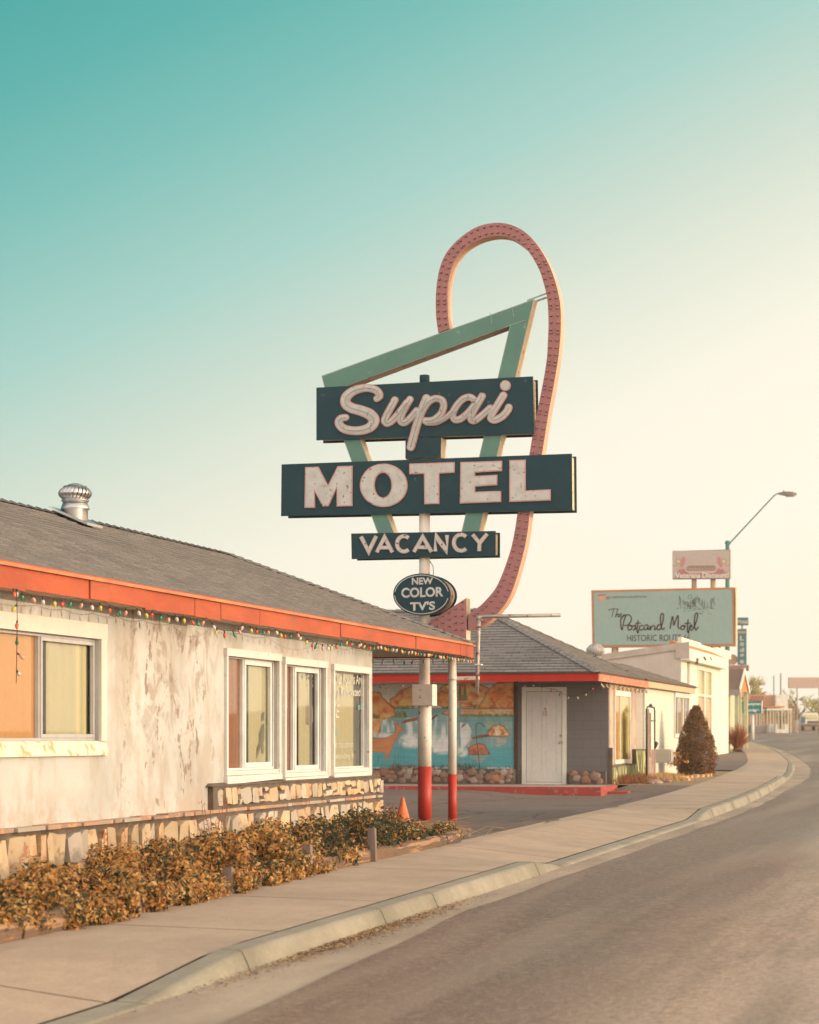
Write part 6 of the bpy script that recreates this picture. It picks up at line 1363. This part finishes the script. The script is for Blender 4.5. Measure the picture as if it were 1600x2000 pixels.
# ------------------------------------------------------------------ far side of the bend
Dq = 205
def fb(px0, px1, py0, py1, D, dep, m, name='wall', parent=None, mb=None, mi=0):
    a = at_d(px0, py1, D); b2_ = at_d(px1, py0, D); rgt = Vector((CS, SN, 0)); fwd = Vector((-SN, CS, 0)) * dep
    q = mb or MB(); lo = [a, Vector((b2_.x, b2_.y, a.z)), Vector((b2_.x, b2_.y, a.z)) + fwd, a + fwd]; q.hexa(lo, [(v[0], v[1], b2_.z) for v in lo], mi); return q
fsp = thing('far_shop', at_d(1500, 1428, Dq), 'low sunlit shop with orange awning, white box and many pale posts at the bend', 'building')
ORG[fsp.name] = Vector(fsp.location)
m_far1 = mat('far_salmon_wall', (.60, .36, .22), (.5, .3, .2), 1, .9); m_far2 = mat('far_cream', (.72, .66, .46), None); m_far3 = mat('far_orange', (.60, .24, .10), None); m_farw = mat('far_white', (.82, .78, .68), None); m_farg = mat('far_grey_pink', (.44, .34, .30), None)
fb(1440, 1517, 1357, 1436, Dq, 8, None).build('wall', m_far1, fsp); fb(1515.5, 1539, 1357, 1386, Dq - 1, 5, None).build('roof_box', m_farw, fsp)
mb = fb(1498, 1548, 1383.5, 1387.5, Dq - 4, 6, None); fb(1436, 1456, 1368, 1371, Dq - 5, 5, None, mb=mb); mb.build('canopy', m_farw, fsp)
mb = fb(1490, 1532, 1379, 1382, Dq - 3, 3, None); fb(1440, 1462, 1362, 1364, Dq - 6, 3, None, mb=mb); mb.build('awning', m_far3, fsp)
mb = MB(); rr = random.Random(2)
for i in range(21):
    px = 1437 + i * 5.6 + rr.uniform(-1.5, 1.5)
    if px > 1548: break
    fb(px, px + rr.uniform(1.2, 2.4), 1387 if px > 1495 else 1384, 1434, Dq - 4.5, .3, None).build('porch_post', m_far2, fsp)
for px in (1444, 1457, 1484): fb(px, px + 8, 1408, 1424, Dq - .2, .3, None).build('window', m_far3, fsp)
for i, (a, b_) in enumerate(((1466, 1492), )):
    mb = MB()
    for k in range(4):
        for r_ in range(2):
            x = 1467 + k * 6.6 + r_ * -2; fb(x, x + 5, 1359 + r_ * 6.5, 1364.5 + r_ * 6.5, Dq - .6, .1, None, mb=mb)
    mb.build('roof_panel', mat('brick_red_panel', (.42, .16, .12), None), fsp)
mb = fb(1441, 1462, 1345, 1362, 195, 6, None); tag(mb.build('beige_building', mat('far_beige', (.62, .42, .28), None)), 'plain beige box shaped building just right of the porch gable', 'building')
mb = fb(1541, 1640, 1323, 1344, 190, .4, None); bb = thing('blank_billboard', at_d(1585, 1440, 190), 'faded pink blank billboard at the right edge above the trees', 'billboard'); mb.build('face', mat('faded_pink_blank', (.58, .40, .32), (.54, .38, .3), .5), bb); mb = MB()
for px in (1557, 1600): c = at_d(px, 1343, 190.2); mb.lathe([(.05, 1.5), (.05, c.z)], (c.x, c.y, 0), 8)
mb.build('post', m_pp, bb)
# parked pickup seen from behind the bend
pk_ = at_d(1588, 1430, 225); gp_z = gz(pk_.y); tk = thing('pickup_truck', (pk_.x, pk_.y, gp_z), 'white pickup truck facing us at the right edge of the street', 'truck')
def tb(x0, x1, z0, z1, d0, d1, mb, mi=0, tpr=0, tz=0):
    rgt = Vector((CS, SN, 0)); f = Vector((-SN, CS, 0)); o = Vector((pk_.x, pk_.y, gp_z)); pt = lambda x, d, z: o + rgt * x + f * d + Vector((0, 0, z))
    mb.hexa([pt(x0, d0, z0), pt(x1, d0, z0), pt(x1, d1, z0), pt(x0, d1, z0)], [pt(x0 + tpr, d0 + tz, z1), pt(x1 - tpr, d0 + tz, z1), pt(x1 - tpr, d1 - tz, z1), pt(x0 + tpr, d1 - tz, z1)], mi)
m_tw = mat('silver_truck_paint', (.78, .74, .66), None, 2, .4, 0, bmp=0); m_rub = mat('tyre_rubber', (.03, .03, .03), None)
mb = MB(); tb(-.98, .98, .5, 1.12, 0, 5.2, mb, 0, .04, .05); tb(-.88, .88, 1.12, 1.80, 1.2, 3.0, mb, 0, .14, .45); mb.build('body', m_tw, tk, .05)
mb = MB(); tb(-.72, .72, 1.22, 1.62, 1.13, 1.3, mb, 0, .12, 0); mb.build('windscreen', mat('yellow_lit_glass', (.62, .56, .28), None, 2, .2), tk)
mb = MB(); tb(-.96, .96, .42, .66, -.12, .05, mb, 0); tb(-.55, .55, .72, .98, -.03, .01, mb, 0); mb.build('grille_and_bumper', mat('dark_chrome', (.16, .12, .10), None, 4, .4), tk)
for sx in (-.84, .84): mb = MB(); tb(sx - .12, sx + .12, .78, .98, -.04, .01, mb); mb.build('headlight', m_farw, tk)
for sx in (-.85, .85):
    for dd_ in (.95, 4.2):
        mb = MB(); tb(sx - .13, sx + .13, 0, .74, dd_ - .37, dd_ + .37, mb, 0, 0, .15); mb.build('wheel', m_rub, tk, .1)
mb = fb(1565, 1573, 1400, 1412, 214, .1, None); fb(1568, 1569, 1412, 1432, 214, .1, None, mb=mb); tag(mb.build('blue_street_sign', mat('slate_blue_sign', (.12, .17, .24), None)), 'small slate blue square street sign left of the pickup', 'sign')
def ubox(px0, px1, py0, py1, D, m, lab, name, cat): tag(fb(px0, px1, py0, py1, D, 1.0, None).build(name, m, None, .05), lab, cat)
mb = fb(1515, 1519, 1414, 1432, 196, 1, None); fb(1519, 1533, 1424, 1432, 196, 1, None, mb=mb); fb(1533, 1539, 1414, 1432, 196, 1, None, mb=mb); tag(mb.build('white_bench', m_farw), 'bright white u shaped bench in front of the far shop', 'bench')
ubox(1502, 1511, 1415, 1431, 197, m_farw, 'small bright white block left of the u shaped bench', 'white_block', 'block'); ubox(1554, 1559, 1408, 1431, 205, m_farw, 'narrow white pillar between the far shop and the pickup', 'white_pillar', 'pillar')
ubox(1471, 1497, 1416, 1431, 198, m_farg, 'long pinkish grey wall section under the lodge sign', 'low_wall', 'wall'); ubox(1460, 1467, 1416, 1431, 197.5, m_gap, 'dark bin left of the pinkish grey low wall', 'dark_bin', 'bin')
# bare trees
def tree(name, c, h, label, seed, cols, grp='bare trees beyond the bend', spread=1.0):
    rr = random.Random(seed); c = Vector(c); root = thing(name, c, label, 'tree', grp); tr_ = MB(); cr_ = MB()
    def br(p, d, l, r, lv):
        e = p + d * l; m_ = p.lerp(e, .5) + Vector((rr.gauss(0, .03), rr.gauss(0, .03), rr.gauss(0, .03))) * l; (tr_ if lv < 2 else cr_).tube([p, m_, e], [r, r * .85, r * .65], 5 if lv < 2 else 3, 0 if lv < 2 else rr.randrange(2), False)
        if lv >= 5: return
        for k in range(3 if lv else 4):
            a = Vector((rr.gauss(0, 1), rr.gauss(0, 1), rr.gauss(.1, .5))).normalized(); br(p.lerp(e, rr.uniform(.55, 1)), (d * .9 + a * .75 * spread).normalized(), l * rr.uniform(.6, .8), r * .6, lv + 1)
    br(c, Vector((rr.gauss(0, .05), rr.gauss(0, .05), 1)).normalized(), h * .33, h * .05, 0); tr_.build('trunk', cols[0], root); cr_.build('crown', cols[1:], root); return root
tc1 = [mat('pale_bark', (.34, .26, .16), None), leaf('yellow_green_twig', (.60, .56, .26), .4), leaf('pale_twig', (.66, .58, .32), .4)]
tc2 = [mat('rust_bark', (.3, .18, .1), None), leaf('orange_twig_far', (.52, .28, .12), .3), leaf('tan_twig_far', (.5, .36, .18), .3)]
for i, (px, D, h, lab, cc) in enumerate(((1476, 235, 8.0, 'tall pale yellow green bare tree behind the far shop, right of the lodge signs', tc1), (1452, 240, 6.0, 'hazy bare tree between the porch gable and the lodge sign post', tc1), (1507, 245, 5.6, 'rust tinted bare tree behind the middle of the far shop', tc2),
                                        (1556, 250, 6.5, 'spreading bare tree under the left end of the blank billboard', tc1), (1590, 255, 5.5, 'pale bare tree under the blank billboard at the right edge', tc1), (1536, 248, 5.0, 'low rust coloured bare tree right of the white roof box', tc2))):
    q = at_d(px, 1440, D); tree('bare_tree', (q.x, q.y, gz(q.y) - .1), h, lab, 200 + i, cc)
for px, D, t_ in ((1525, 230, 1315), (1511.5, 260, 1320)): q = at_d(px, t_, D); mb = MB(); mb.tube([(q.x, q.y, 1.8), q], .07, 6); tag(mb.build('utility_pole', m_stake), 'thin utility pole ' + ('right' if px > 1520 else 'left') + ' of the pair above the far shop', 'pole')
hm = MB(); vs = []; fs = []; rr = random.Random(1); n = 60
for i in range(n + 1): a = -240 + 350 * i / n; z = 1.45 + 310 / 4400 * (50 + 10 * math.sin(i * .5) + 6 * math.sin(i * 1.7)); vs += [(a, 305 + rr.uniform(-4, 4), 1), (a, 315, z), (a, 338, z + 1)]
for i in range(n):
    for k in range(2): o = i * 3 + k; fs.append((o, o + 3, o + 4, o + 1))
hm.add(vs, fs, 0, True); struct(hm.build('hills', groundmat('dry_hill', (.40, .20, .09), (.32, .20, .10), .05, 2, .95)))

# ------------------------------------------------------------------ the evening air
hz = MB(); hz.box(-250, 120, -58, 345, -2.5, 24)
ho = hz.build('haze', None); ho.data.materials.clear(); m, t, b = newmat('haze_air'); t.nodes.remove(b)
pv = t.nodes.new('ShaderNodeVolumePrincipled'); pv.inputs['Color'].default_value = (1, .97, .90, 1); pv.inputs['Density'].default_value = .00055; pv.inputs['Anisotropy'].default_value = .2
t.links.new(pv.outputs[0], t.nodes['Material Output'].inputs['Volume']); ho.data.materials.append(m); ho['kind'] = 'stuff'
